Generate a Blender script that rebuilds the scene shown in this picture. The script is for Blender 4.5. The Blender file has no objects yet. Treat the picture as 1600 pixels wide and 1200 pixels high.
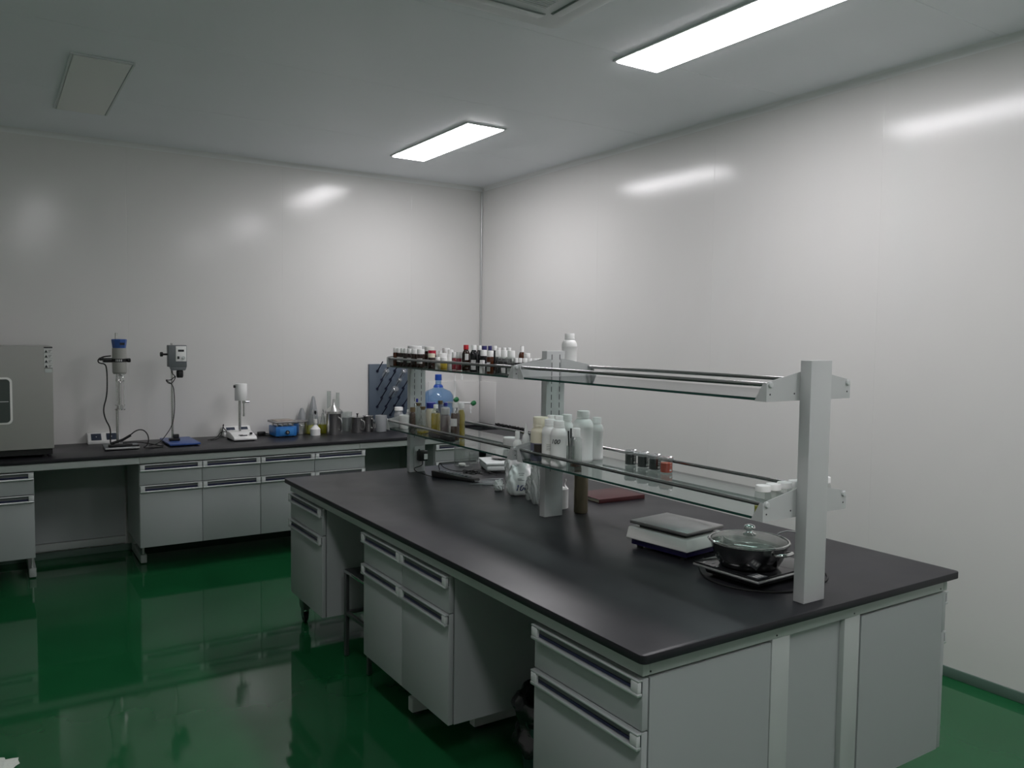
import bpy, bmesh, math, random
from mathutils import Vector, Matrix
random.seed(7)
PI = math.pi
sc = bpy.context.scene
col = sc.collection

# ---------------------------------------------------------------- camera
CAM = Vector((-1.39193, -1.52011, 1.63415))
CF = Vector((0.541994, 0.838392, -0.057808)); CR = Vector((0.840126, -0.542244, 0.012626)); CU = Vector((0.020761, 0.055409, 0.998248))
FPX = 1269.49
cd = bpy.data.cameras.new('camera'); cam = bpy.data.objects.new('camera', cd); col.objects.link(cam)
cd.sensor_width = 36; cd.lens = 36 * FPX / 1600; cd.clip_start = .02; cd.clip_end = 60
cam.matrix_world = Matrix(((CR.x, CU.x, -CF.x, CAM.x), (CR.y, CU.y, -CF.y, CAM.y), (CR.z, CU.z, -CF.z, CAM.z), (0, 0, 0, 1)))
sc.camera = cam
# ---------------------------------------------------------------- light, exposure
w = bpy.data.worlds.new('world'); sc.world = w; w.use_nodes = True
w.node_tree.nodes['Background'].inputs[0].default_value = (.5, .55, .6, 1)
w.node_tree.nodes['Background'].inputs[1].default_value = 0.0
sc.view_settings.view_transform = 'Standard'; sc.view_settings.look = 'None'
sc.view_settings.exposure = 0.0; sc.view_settings.gamma = 1.0; sc.view_settings.use_curve_mapping = False
PANEL_POWER = 23.5          # radiance of the lit ceiling panels
sc.cycles.max_bounces = 14; sc.cycles.diffuse_bounces = 7; sc.cycles.glossy_bounces = 6
sc.cycles.transmission_bounces = 10; sc.cycles.transparent_max_bounces = 24
sc.cycles.sample_clamp_indirect = 6.0; sc.cycles.use_denoising = True
sc.cycles.caustics_refractive = True; sc.cycles.caustics_reflective = False

# room figures (metres)
H, T = .8225, .025                 # worktop height, slab thickness
XW, YW, ZC = 2.5335, 5.107, 3.023  # right wall, back wall, ceiling
XL, YF = -3.3, -3.6                # left wall, front wall

# rays of the photograph met with real planes of the room
def ray(u, v): return CF + CR * ((u - 800) / FPX) - CU * ((v - 600) / FPX)
def on(ax, val, u, v):
    d = ray(u, v); return CAM + d * ((val - CAM[ax]) / d[ax])
def depth(P): return (Vector(P) - CAM).dot(CF)

# ---------------------------------------------------------------- materials
def newmat(name):
    m = bpy.data.materials.new(name); m.use_nodes = True
    nt = m.node_tree; return m, nt, nt.nodes['Principled BSDF']
def mat(name, c, rough=.5, metal=0, spec=.5, var=0, vscale=8, bump=0, bscale=20, coat=0, trans=0, ior=1.45, emis=None, rvar=0, stretch=None):
    m, nt, b = newmat(name)
    b.inputs['Base Color'].default_value = (*c, 1); b.inputs['Roughness'].default_value = rough
    b.inputs['Metallic'].default_value = metal; b.inputs['Specular IOR Level'].default_value = spec
    b.inputs['Coat Weight'].default_value = coat; b.inputs['Coat Roughness'].default_value = .08
    b.inputs['Transmission Weight'].default_value = trans; b.inputs['IOR'].default_value = ior
    if emis: b.inputs['Emission Color'].default_value = (*emis[:3], 1); b.inputs['Emission Strength'].default_value = emis[3]
    if var or bump or rvar:
        tc = nt.nodes.new('ShaderNodeTexCoord'); mp = nt.nodes.new('ShaderNodeMapping'); nt.links.new(tc.outputs['Object'], mp.inputs[0])
        if stretch: mp.inputs['Scale'].default_value = stretch
        def noise(s, d=4):
            n = nt.nodes.new('ShaderNodeTexNoise'); n.inputs['Scale'].default_value = s; n.inputs['Detail'].default_value = d
            nt.links.new(mp.outputs[0], n.inputs['Vector']); return n
        if var:
            n = noise(vscale); r = nt.nodes.new('ShaderNodeValToRGB'); nt.links.new(n.outputs[0], r.inputs[0])
            r.color_ramp.elements[0].position = .3; r.color_ramp.elements[1].position = .7
            r.color_ramp.elements[0].color = (*[x * (1 - var) for x in c], 1); r.color_ramp.elements[1].color = (*[min(1, x * (1 + var)) for x in c], 1)
            nt.links.new(r.outputs[0], b.inputs['Base Color'])
        if rvar:
            n = noise(vscale * .7); r = nt.nodes.new('ShaderNodeMapRange'); nt.links.new(n.outputs[0], r.inputs[0])
            r.inputs['From Min'].default_value = .3; r.inputs['From Max'].default_value = .7
            r.inputs['To Min'].default_value = max(0, rough - rvar); r.inputs['To Max'].default_value = rough + rvar
            nt.links.new(r.outputs[0], b.inputs['Roughness'])
        if bump:
            n = noise(bscale); bp = nt.nodes.new('ShaderNodeBump'); bp.inputs['Strength'].default_value = bump; bp.inputs['Distance'].default_value = .01
            nt.links.new(n.outputs[0], bp.inputs['Height']); nt.links.new(bp.outputs[0], b.inputs['Normal'])
    return m
def thin(name, tint, gloss=.07, rough=.02, body=None, bodyw=0.0, edge=.75):
    """thin clear sheet: what lies behind shows through, with a fresnel reflection; body = milky share"""
    m, nt, b = newmat(name); nt.nodes.remove(b); out = nt.nodes['Material Output']
    tr = nt.nodes.new('ShaderNodeBsdfTransparent'); tr.inputs[0].default_value = (*tint, 1)
    gl = nt.nodes.new('ShaderNodeBsdfGlossy'); gl.inputs['Roughness'].default_value = rough
    fc = nt.nodes.new('ShaderNodeLayerWeight'); fc.inputs['Blend'].default_value = .5      # schlick: .04 + .96 (1-cos)^5, same on both sides
    pw = nt.nodes.new('ShaderNodeMath'); pw.operation = 'POWER'; pw.inputs[1].default_value = 4.5; nt.links.new(fc.outputs['Facing'], pw.inputs[0])
    lw = nt.nodes.new('ShaderNodeMath'); lw.operation = 'MULTIPLY_ADD'; lw.inputs[1].default_value = edge; lw.inputs[2].default_value = gloss; nt.links.new(pw.outputs[0], lw.inputs[0])
    base = tr.outputs[0]
    if body:
        df = nt.nodes.new('ShaderNodeBsdfPrincipled'); df.inputs['Base Color'].default_value = (*body, 1); df.inputs['Roughness'].default_value = .3
        mx = nt.nodes.new('ShaderNodeMixShader'); mx.inputs[0].default_value = bodyw
        nt.links.new(tr.outputs[0], mx.inputs[1]); nt.links.new(df.outputs[0], mx.inputs[2]); base = mx.outputs[0]
    m2 = nt.nodes.new('ShaderNodeMixShader'); nt.links.new(lw.outputs[0], m2.inputs[0])
    nt.links.new(base, m2.inputs[1]); nt.links.new(gl.outputs[0], m2.inputs[2]); nt.links.new(m2.outputs[0], out.inputs[0])
    return m
M = {}
M['wall'] = mat('white_wall_panel', (.757, .748, .733), rough=.17, spec=.5, bump=.02, bscale=.9, var=.012, vscale=1.5)
M['ceiling'] = mat('grey_ceiling_panel', (.86, .885, .92), rough=.4, spec=.35, bump=.04, bscale=1.1, var=.015, vscale=1.3)
M['floor'] = mat('green_epoxy', (.011, .098, .034), rough=.06, spec=.5, bump=.035, bscale=1.6, var=.12, vscale=2.2)
M['skirting'] = mat('green_grey_skirting', (.10, .16, .13), rough=.4)
M['alutrim'] = mat('aluminium_trim', (.62, .63, .63), rough=.35, metal=.6)
M['trimwhite'] = mat('pale_trim', (.80, .81, .81), rough=.3)
M['slab'] = mat('black_worktop', (.019, .019, .0225), rough=.36, spec=.30, var=.25, vscale=3, rvar=.05)
M['cab'] = mat('grey_cabinet_paint', (.37, .395, .395), rough=.38, spec=.4, var=.02, vscale=2)
M['carcass'] = mat('grey_carcass', (.36, .385, .385), rough=.42, spec=.35)
M['frame'] = mat('pale_steel_frame', (.42, .455, .44), rough=.33, spec=.45, var=.02)
M['rackpaint'] = mat('grey_rack_paint', (.52, .535, .535), rough=.36, spec=.45, var=.02)
M['handle'] = mat('aluminium_handle', (.60, .63, .63), rough=.3, metal=.55)
M['cap'] = mat('grey_plastic_cap', (.58, .60, .60), rough=.4)
M['navy'] = mat('navy_strip', (.012, .014, .06), rough=.35)
M['dark'] = mat('dark_recess', (.03, .035, .037), rough=.6)
M['recess'] = mat('grey_handle_recess', (.13, .14, .145), rough=.5)  # handle channel, the shade inside it put into a darker grey
M['black'] = mat('black_plastic', (.012, .012, .013), rough=.38)
M['rubber'] = mat('black_rubber', (.01, .01, .01), rough=.55)
M['steel'] = mat('brushed_steel', (.66, .655, .64), rough=.27, metal=1)
M['darksteel'] = mat('dark_polished_steel', (.30, .30, .30), rough=.17, metal=1)  # pot steel with the shade of its outside put into the colour
M['steelflat'] = mat('worn_steel_plate', (.36, .35, .35), rough=.42, metal=.9, var=.12, vscale=9, rvar=.08)
M['chrome'] = mat('chrome', (.72, .72, .72), rough=.08, metal=1)
M['rail'] = mat('steel_rail', (.42, .42, .42), rough=.22, metal=1)
M['stooltube'] = mat('dark_steel_tube', (.16, .17, .17), rough=.3, metal=.8)
M['white'] = mat('white_plastic', (.90, .90, .89), rough=.38, var=.015)
M['white2'] = mat('offwhite_plastic', (.82, .82, .79), rough=.42, var=.02)
M['cream'] = mat('cream_plastic', (.78, .73, .58), rough=.42)
M['paper'] = mat('white_paper', (.74, .74, .73), rough=.85, var=.03, vscale=60)
M['ink'] = mat('dark_ink', (.03, .03, .035), rough=.7)
M['blueink'] = mat('blue_ink', (.03, .04, .22), rough=.6)
M['amber'] = mat('amber_glass', (.018, .006, .003), rough=.08, spec=.6)
M['amberlit'] = mat('warm_amber_glass', (.075, .018, .005), rough=.1, spec=.6)  # brighter, redder amber than the plain one
M['darkliq'] = mat('black_liquid', (.008, .008, .010), rough=.12)
M['redcap'] = mat('red_plastic', (.50, .012, .02), rough=.38)
M['redliq'] = mat('crimson_liquid', (.38, .006, .03), rough=.2)
M['orangeliq'] = mat('orange_red_liquid', (.85, .075, .012), rough=.12, emis=None)
M['bluecap'] = mat('blue_plastic', (.028, .035, .33), rough=.4)
M['navycap'] = mat('dark_blue_plastic', (.02, .018, .13), rough=.4)
M['green'] = mat('green_plastic', (.008, .17, .05), rough=.3)
M['yellow'] = thin('yellow_oil', (.86, .74, .14), body=(.62, .50, .05), bodyw=.38)
M['lime'] = thin('lime_liquid', (.82, .80, .10), body=(.74, .72, .04), bodyw=.55)
M['brownliq'] = mat('brown_liquid', (.07, .028, .015), rough=.15)
M['mauve'] = thin('mauve_liquid', (.62, .52, .52), body=(.34, .28, .29), bodyw=.5)
M['purple'] = mat('grey_violet_liquid', (.17, .17, .24), rough=.3)
M['stopper'] = mat('brown_rubber_stopper', (.16, .11, .05), rough=.6)
M['clear'] = thin('clear_glass', (.92, .94, .93), body=(.75, .77, .75), bodyw=.035)
M['washed'] = thin('washed_glass', (.90, .93, .95), body=(.85, .88, .9), bodyw=.17, gloss=.10, edge=.9)
M['milky'] = thin('milky_plastic', (.75, .76, .75), body=(.62, .63, .63), bodyw=.6, rough=.15)
M['frost'] = thin('frosted_plastic', (.8, .82, .83), body=(.45, .47, .49), bodyw=.55, rough=.2)
M['bag'] = thin('clear_bag_film', (.88, .88, .88), body=(.88, .88, .88), bodyw=.62, rough=.12)
M['shelfglass'] = thin('shelf_glass', (.80, .88, .86), gloss=.11, edge=.85)
M['shelfedge'] = mat('green_glass_edge', (.012, .055, .042), rough=.12, spec=.6)
M['pegboard'] = mat('slate_blue_board', (.095, .125, .165), rough=.42, var=.04)
M['peg'] = mat('navy_peg', (.012, .016, .045), rough=.35)
M['waterblue'] = thin('blue_bottle_plastic', (.62, .78, .94), body=(.12, .32, .68), bodyw=.22, rough=.06)
M['waterdark'] = mat('blue_bottle_cap', (.02, .08, .42), rough=.35)
M['oven'] = mat('warm_grey_enamel', (.36, .36, .335), rough=.36, var=.015, vscale=3)
M['bluebox'] = mat('bright_blue_enamel', (.03, .19, .56), rough=.35)
M['blueplate'] = mat('blue_base_plate', (.035, .085, .30), rough=.3)
M['bluehead'] = mat('blue_motor_head', (.035, .10, .34), rough=.4)
M['darkgrey'] = mat('dark_grey_casing', (.15, .165, .175), rough=.42)
M['screen'] = mat('dark_glossy_socket_cover', (.045, .055, .085), rough=.12, spec=.6)
M['bronze'] = mat('bronze_metal', (.24, .205, .14), rough=.34, metal=.75)
M['maroon'] = mat('maroon_cover', (.062, .013, .015), rough=.45, bump=.1, bscale=260)
M['pages'] = mat('cream_pages', (.55, .50, .40), rough=.8)
M['navybase'] = mat('navy_scale_base', (.018, .014, .075), rough=.4)
M['cooktop'] = mat('black_glass_cooktop', (.012, .012, .014), rough=.1, spec=.6)
M['silver'] = mat('silver_rim', (.62, .63, .63), rough=.28, metal=.8)
M['powder'] = mat('white_powder_bag', (.92, .92, .92), rough=.3, bump=.35, bscale=22)
M['balance'] = mat('pale_green_white_casing', (.66, .70, .69), rough=.35)
M['acwhite'] = mat('grille_white', (.66, .69, .69), rough=.45)
M['acdark'] = mat('grille_grey', (.40, .43, .43), rough=.6)
M['offpanel'] = mat('unlit_diffuser', (.86, .86, .84), rough=.5)
M['patch'] = mat('white_crumpled_cloth', (.68, .72, .66), rough=.9, bump=.4, bscale=60)
M['binbag'] = mat('black_bin_bag', (.012, .012, .013), rough=.22, spec=.7, bump=.6, bscale=22)
M['handlegold'] = mat('rust_stain_plate', (.42, .36, .32), rough=.5, metal=.5, var=.35, vscale=22)
def lampmat(name='lit_diffuser', k=1.0):
    m, nt, b = newmat(name); nt.nodes.remove(b)
    e = nt.nodes.new('ShaderNodeEmission'); e.inputs[0].default_value = (1, .972, 1, 1); e.inputs[1].default_value = PANEL_POWER * k
    nt.links.new(e.outputs[0], nt.nodes['Material Output'].inputs[0]); return m
M['lamp'] = lampmat(); M['lampdim'] = lampmat('dim_lit_diffuser', .42)      # same panel, set to give less than the others

# ---------------------------------------------------------------- mesh builder
class MB:
    def __init__(s): s.bm = bmesh.new(); s.mats = []
    def mi(s, m):
        if m is None: return 0
        if m not in s.mats: s.mats.append(m)
        return s.mats.index(m)
    def _add(s, b2, m, smooth, mtx):
        k = s.mi(m)
        for f in b2.faces: f.material_index = k; f.smooth = smooth
        if mtx is not None: b2.transform(mtx)
        me = bpy.data.meshes.new('tmp'); b2.to_mesh(me); b2.free(); s.bm.from_mesh(me); bpy.data.meshes.remove(me); return s
    def box(s, x0, x1, y0, y1, z0, z1, m=None, bev=0, mtx=None, seg=2):
        b = bmesh.new(); bmesh.ops.create_cube(b, size=1)
        for v in b.verts: v.co = Vector(((x0 + x1) / 2 + v.co.x * (x1 - x0), (y0 + y1) / 2 + v.co.y * (y1 - y0), (z0 + z1) / 2 + v.co.z * (z1 - z0)))
        if bev: bmesh.ops.bevel(b, geom=list(b.edges), offset=bev, segments=seg, affect='EDGES', profile=.5)
        return s._add(b, m, bool(bev), mtx)
    def lathe(s, prof, m=None, n=28, c=(0, 0, 0), mtx=None, a0=0, a1=None, capped=True):
        b = bmesh.new(); full = a1 is None; rng = n if full else n + 1; A1 = 2 * PI if full else a1
        rings = []
        for r, z in prof:
            if r < 1e-6: rings.append([b.verts.new((c[0], c[1], c[2] + z))])
            else: rings.append([b.verts.new((c[0] + r * math.cos(a0 + (A1 - (0 if full else a0)) * i / n), c[1] + r * math.sin(a0 + (A1 - (0 if full else a0)) * i / n), c[2] + z)) for i in range(rng)])
        for A, B in zip(rings, rings[1:]):
            cnt = n
            for i in range(cnt):
                j = (i + 1) % rng if full else i + 1
                if len(A) == 1 and len(B) == 1: continue
                if len(A) == 1: b.faces.new((A[0], B[j], B[i]))
                elif len(B) == 1: b.faces.new((A[i], A[j], B[0]))
                else: b.faces.new((A[i], A[j], B[j], B[i]))
        if capped and full:
            for Rg, rev in ((rings[0], True), (rings[-1], False)):
                if len(Rg) > 1: b.faces.new(list(reversed(Rg)) if rev else Rg)
        bmesh.ops.recalc_face_normals(b, faces=b.faces)
        return s._add(b, m, True, mtx)
    def cyl(s, r, z0, z1, m=None, c=(0, 0, 0), n=24, bev=0, mtx=None, r1=None):
        r1 = r if r1 is None else r1
        if bev: pr = [(r - bev, z0), (r, z0 + bev), (r1, z1 - bev), (r1 - bev, z1)]
        else: pr = [(r, z0), (r1, z1)]
        return s.lathe(pr, m, n, c, mtx)
    def prism(s, poly, axis, a0, a1, m=None, bev=0, mtx=None):
        """poly in the two other axes (in xyz order), extruded along axis"""
        b = bmesh.new()
        def P(q, a):
            q = list(q); q.insert(axis, a); return q
        A = [b.verts.new(P(q, a0)) for q in poly]; B = [b.verts.new(P(q, a1)) for q in poly]
        b.faces.new(A); b.faces.new(list(reversed(B)))
        for i in range(len(A)): b.faces.new((A[i], B[i], B[(i + 1) % len(A)], A[(i + 1) % len(A)]))
        bmesh.ops.recalc_face_normals(b, faces=b.faces)
        if bev: bmesh.ops.bevel(b, geom=list(b.edges), offset=bev, segments=2, affect='EDGES', profile=.5)
        return s._add(b, m, bool(bev), mtx)
    def tube(s, pts, r, m=None, n=8, closed=False, smooth=0, mtx=None):
        pts = [Vector(q) for q in pts]
        for _ in range(smooth):                         # Chaikin corner cutting
            q = [] if closed else [pts[0]]
            rng = range(len(pts)) if closed else range(len(pts) - 1)
            for i in rng:
                a, c2 = pts[i], pts[(i + 1) % len(pts)]; q += [a * .75 + c2 * .25, a * .25 + c2 * .75]
            if not closed: q.append(pts[-1])
            pts = q
        b = bmesh.new(); rings = []; N = len(pts); up = None
        for i, q in enumerate(pts):
            d = (pts[(i + 1) % N] - pts[i - 1]) if closed else (pts[min(i + 1, N - 1)] - pts[max(i - 1, 0)])
            d.normalize()
            if up is None: up = Vector((0, 0, 1)) if abs(d.z) < .9 else Vector((1, 0, 0))
            sd = d.cross(up)
            if sd.length < 1e-4: sd = d.cross(Vector((.3, 1, .2)))
            sd.normalize(); up = sd.cross(d).normalized()
            rr = r if not callable(r) else r(i / max(1, N - 1))
            rings.append([b.verts.new(q + (sd * math.cos(2 * PI * k / n) + up * math.sin(2 * PI * k / n)) * rr) for k in range(n)])
        pairs = list(zip(rings, rings[1:])) + ([(rings[-1], rings[0])] if closed else [])
        for A, B in pairs:
            for k in range(n): b.faces.new((A[k], A[(k + 1) % n], B[(k + 1) % n], B[k]))
        if not closed: b.faces.new(list(reversed(rings[0]))); b.faces.new(rings[-1])
        bmesh.ops.recalc_face_normals(b, faces=b.faces)
        return s._add(b, m, True, mtx)
    def quad(s, pts, m=None):
        b = bmesh.new(); b.faces.new([b.verts.new(q) for q in pts]); return s._add(b, m, False, None)
    def build(s, name, m=None, parent=None, loc=None, sharp=35):
        me = bpy.data.meshes.new(name)
        s.bm.to_mesh(me); s.bm.free()
        if m is not None and m not in s.mats:
            if s.mats:
                pass
            s.mats = s.mats or [m]
        for q in (s.mats or [m]): me.materials.append(q)
        if any(f.use_smooth for f in me.polygons): me.set_sharp_from_angle(angle=math.radians(sharp))
        o = bpy.data.objects.new(name, me); col.objects.link(o)
        if parent is not None: o.parent = parent
        if loc is not None: o.location = loc
        return o
def tag(o, label, cat, group=None):
    o['label'] = label; o['category'] = cat
    if group: o['group'] = group
    return o
def thing(name, label, cat, loc=(0, 0, 0), rz=0, group=None):
    o = bpy.data.objects.new(name, None); col.objects.link(o); o.empty_display_size = .05
    o.location = loc; o.rotation_euler = (0, 0, rz); return tag(o, label, cat, group)
def struct(o): o['kind'] = 'structure'; return o
def rotM(ax, a, c=(0, 0, 0)):
    c = Vector(c); return Matrix.Translation(c) @ Matrix.Rotation(a, 4, ax) @ Matrix.Translation(-c)

# ---------------------------------------------------------------- the room
def panelled(name, axis, val, out, a0, a1, seams, b0, b1, m, g=.0018, dp=.0008, swell=.0016):
    """flat lining of panels with fine joints; axis = normal axis, runs along the other horizontal (or y for the ceiling)"""
    pts = [(a0, 0)]
    for s_ in seams: pts += [(s_ - .05, swell * 0), (s_ - g, 0), (s_, dp), (s_ + g, 0), (s_ + .05, 0)]
    pts.append((a1, 0))
    mb = MB(); th = .10
    for (p0, d0), (p1, d1) in zip(pts, pts[1:]):
        if axis == 'y': q = [(p0, val + out * d0, b0), (p1, val + out * d1, b0), (p1, val + out * d1, b1), (p0, val + out * d0, b1)]
        elif axis == 'x': q = [(val + out * d0, p0, b0), (val + out * d1, p1, b0), (val + out * d1, p1, b1), (val + out * d0, p0, b1)]
        else: q = [(b0, p0, val + out * d0), (b0, p1, val + out * d1), (b1, p1, val + out * d1), (b1, p0, val + out * d0)]
        mb.quad(q)
    e = .004
    if axis == 'y': mb.box(a0 - .1, a1 + .1, val + out * e, val + out * th, b0 - .1, b1 + .1)
    elif axis == 'x': mb.box(val + out * e, val + out * th, a0 - .1, a1 + .1, b0 - .1, b1 + .1)
    else: mb.box(b0 - .1, b1 + .1, a0 - .1, a1 + .1, val + out * e, val + out * th)
    return struct(mb.build(name, m))
panelled('wall_back', 'y', YW, 1, XL, XW, [-2.82, -1.664, -.508, .648, 1.804], 0, ZC, M['wall'])
panelled('wall_right', 'x', XW, 1, YF, YW, [-2.46, -1.295, -.13, 1.036, 2.2, 3.38, 4.56], 0, ZC, M['wall'])
panelled('ceiling', 'z', ZC, 1, YF, YW, [-3.02, -1.86, -.70, .45, 1.61, 2.74, 3.90], XL, XW, M['ceiling'], g=.0025, dp=.003)
struct(MB().box(XL - .1, XL, YF - .1, YW + .1, 0, ZC).build('wall_left', M['wall']))
struct(MB().box(XL, XW, YF - .1, YF, 0, ZC).build('wall_front', M['wall']))
struct(MB().box(XL - .1, XW + .1, YF - .1, YW + .1, -.1, 0).build('floor', M['floor']))
struct(MB().box(XW - .012, XW - .0005, YF, YW, .0, .05, bev=.002).build('baseboard_right', M['skirting']))
struct(MB().box(XL, XW - .013, YW - .012, YW - .0005, .0, .05, bev=.002).build('baseboard_back', M['skirting']))
# cove trims where the walls meet the ceiling, and the upright trim in the corner
def cove(name, along, a0, a1):
    r = .035; mb = MB(); poly = [(0, 0), (-r, 0)] + [(-r * (1 - math.sin(t)) , -r * (1 - math.cos(t))) for t in [i * PI / 2 / 6 for i in range(1, 6)]] + [(0, -r)]
    if along == 'x': mb.prism([(YW - .0005 + a, ZC - .0005 + b) for a, b in poly], 0, a0, a1)
    else: mb.prism([(XW - .0005 + a, ZC - .0005 + b) for a, b in poly], 1, a0, a1)
    return struct(mb.build(name, M['trimwhite']))
cove('trim_1', 'x', XL, XW - .002); cove('trim_2', 'y', YF, YW - .04)
struct(MB().cyl(.009, .0, ZC - .04, c=(XW - .006, YW - .006, 0), n=12).build('trim_3', M['alutrim']))

# ---------------------------------------------------------------- ceiling fittings
def ceiling_panel(x, y, lit, label, m='lamp'):
    t = thing('ceiling_light', label, 'ceiling light', (x, y, ZC - .0005), 0, 'ceiling light panels')
    W, L = .30, 1.20
    MB().box(-W / 2, -W / 2 + .012, -L / 2, L / 2, -.010, 0, bev=.002).box(W / 2 - .012, W / 2, -L / 2, L / 2, -.010, 0, bev=.002) \
        .box(-W / 2 + .012, W / 2 - .012, -L / 2, -L / 2 + .012, -.010, 0, bev=.002).box(-W / 2 + .012, W / 2 - .012, L / 2 - .012, L / 2, -.010, 0, bev=.002).build('frame', M['acwhite'], t)
    d = .015 if lit else .012
    MB().prism([(-W / 2 + .013, -.004), (W / 2 - .013, -.004), (W / 2 - .017, -d), (-W / 2 + .017, -d)], 1, -L / 2 + .014, L / 2 - .014).build('diffuser', M[m] if lit else M['offpanel'], t)
    return t
ceiling_panel(1.40, 3.74, True, 'lit rectangular ceiling light nearest the room corner')
ceiling_panel(1.415, 1.10, True, 'lit long ceiling light near the right wall, cut by the top edge')
ceiling_panel(-.86, 1.10, True, 'lit ceiling light overhead on the left, beside the air conditioner', 'lampdim')
ceiling_panel(1.415, -1.54, True, 'lit ceiling light overhead behind the near end of the island')
ceiling_panel(-.86, -1.54, True, 'lit ceiling light overhead behind the camera on the left')
ceiling_panel(-.865, 3.745, False, 'unlit pale ceiling light above the left end of the wall bench')
ac = thing('ceiling_air_conditioner', 'square four way air conditioner cassette in the ceiling, its corner at the top edge', 'air conditioner', (.283, 1.01, ZC - .0005))
S = .474
poly = []
for cx_, cy_, a_ in ((S - .06, S - .06, 0), (-S + .06, S - .06, 1), (-S + .06, -S + .06, 2), (S - .06, -S + .06, 3)):
    for i in range(7):
        t_ = a_ * PI / 2 + i * PI / 12; poly.append((cx_ + .06 * math.cos(t_), cy_ + .06 * math.sin(t_)))
MB().prism(poly, 2, -.03, 0, bev=.006).build('cover', M['acwhite'], ac)
for k in range(4):
    mt = Matrix.Rotation(k * PI / 2, 4, 'Z')
    v_ = MB().box(-.33, .33, .345, .40, -.0325, -.028, M['acdark'], mtx=mt).build('air_slot', M['acdark'], ac)
    MB().box(-.325, .325, .348, .396, -.037, -.0335, bev=.0015, mtx=mt @ rotM('X', .06, (0, .37, -.035))).build('louvre', M['acwhite'], ac)
g_ = MB().box(-.29, .29, -.29, .29, -.034, -.029, M['acdark'])
for i in range(40): g_.box(-.285, .285, -.285 + i * .01425, -.2785 + i * .01425, -.038, -.0338, M['acwhite'])
g_.box(-.004, .004, -.29, .29, -.0395, -.033, M['acwhite'])
g_.build('return_grille', None, ac)

# ---------------------------------------------------------------- cabinets
def front_handle(parent, x0, x1, zt):
    h = MB()
    h.box(x0, x1, -.016, .0, zt - .006, zt, M['handle'], bev=.002)
    h.box(x0, x1, -.018, .0, zt - .047, zt - .036, M['handle'], bev=.004)
    h.box(x0, x1, -.003, .0, zt - .036, zt - .006, M['recess'])
    h.box(x0 + .03, x1 - .03, -.0065, -.0025, zt - .0335, zt - .0255, M['navy'])
    o = h.build('handle', None, parent)
    for a in (x0 + .001, x1 - .031):
        MB().box(a, a + .030, -.0165, -.002, zt - .0375, zt - .0055, bev=.004).build('handle_end_cap', M['cap'], parent)
    return o
def cabinet(label, group, loc, rz, w, d, cols, z0=.175, z1=.745, name='base_cabinet', zd=.600):
    t = thing(name, label, 'cabinet', loc, rz, group)
    MB().box(0, .018, .024, d, z0, z1).box(w - .018, w, .024, d, z0, z1).box(.018, w - .018, d - .012, d, z0, z1) \
        .box(.018, w - .018, .024, d - .012, z0, z0 + .018).box(.018, w - .018, .024, d - .012, z1 - .018, z1).build('carcass', M['carcass'], t)
    MB().box(.0185, w - .0185, .035, .05, z0 + .019, z1 - .019).build('inner_panel', M['dark'], t)  # added dark sheet behind the fronts, painted shade for the gaps
    cw = w / cols
    for k in range(cols):
        a, b = k * cw + .0015, (k + 1) * cw - .0015
        dr = MB().box(a, b, .0, .020, zd + .004, z1 - .001, bev=.0012).build('drawer', M['cab'], t)
        front_handle(dr, a, b, z1 - .001)
        do = MB().box(a, b, .0, .020, z0 + .001, zd, bev=.0012).build('door', M['cab'], t)
        front_handle(do, a, b, zd)
    return t

# ---------------------------------------------------------------- island bench
L, W = 2.994, 1.5
def rounded_slab(x0, x1, y0, y1, r=.018):
    poly = []
    for cx_, cy_, a_ in ((x1 - r, y1 - r, 0), (x0 + r, y1 - r, 1), (x0 + r, y0 + r, 2), (x1 - r, y0 + r, 3)):
        for i in range(7): t_ = a_ * PI / 2 + i * PI / 12; poly.append((cx_ + r * math.cos(t_), cy_ + r * math.sin(t_)))
    return poly
tag(MB().prism(rounded_slab(0, W, 0, L), 2, H - T, H, bev=.003).build('island_worktop', M['slab']), 'long black worktop of the island bench in the foreground', 'worktop')
fr = thing('island_bench_frame', 'pale grey steel frame under the black island worktop, between its cabinets', 'bench frame', (0, 0, 0))
za, zb = .7525, H - T - .0005
MB().box(.028, .052, .03, L - .03, za, zb, bev=.0015).box(W - .052, W - .028, .03, L - .03, za, zb, bev=.0015) \
    .box(.052, W - .052, .03, .05, za, zb, bev=.0015).box(.052, W - .052, L - .05, L - .03, za, zb, bev=.0015).build('apron', M['frame'], fr)
for x0 in (.536, .882):
    MB().box(x0, x0 + .08, .03, .07, .05, za, bev=.002).build('upright', M['frame'], fr)
    MB().box(x0, x0 + .08, L - .07, L - .03, .05, za, bev=.002).build('upright', M['frame'], fr)
for ya_ in (.048, L - .058): MB().box(.6165, .8815, ya_, ya_ + .010, .06, za - .002).build('end_panel', M['cab'], fr)
MB().box(.545, .553, .075, L - .075, .10, za).box(.945, .953, .075, L - .075, .10, za).build('spine_panel', M['carcass'], fr)
for yf, xf_ in ((.28, .40), (1.335, .275), (1.585, .112), (2.70, .46)):
    MB().box(xf_, W - xf_, yf - .022, yf + .022, .012, .075, bev=.006).build('foot_bar', M['frame'], fr)
    MB().box(.60, .66, yf - .02, yf + .02, .0755, za).box(.84, .90, yf - .02, yf + .02, .0755, za).build('column', M['frame'], fr)
    for xx in (xf_ + .035, W - xf_ - .035): MB().cyl(.018, .0005, .0115, c=(xx, yf, 0), n=16).build('levelling_pad', M['rubber'], fr)
for x in (.055, .555, .930, 1.43): MB().cyl(.0028, 0, .0012, n=10, mtx=Matrix.Translation((x, .0301, .762)) @ Matrix.Rotation(PI / 2, 4, 'X')).build('screw_head', M['dark'], fr)
gcab = 'island bench cabinets'
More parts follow.
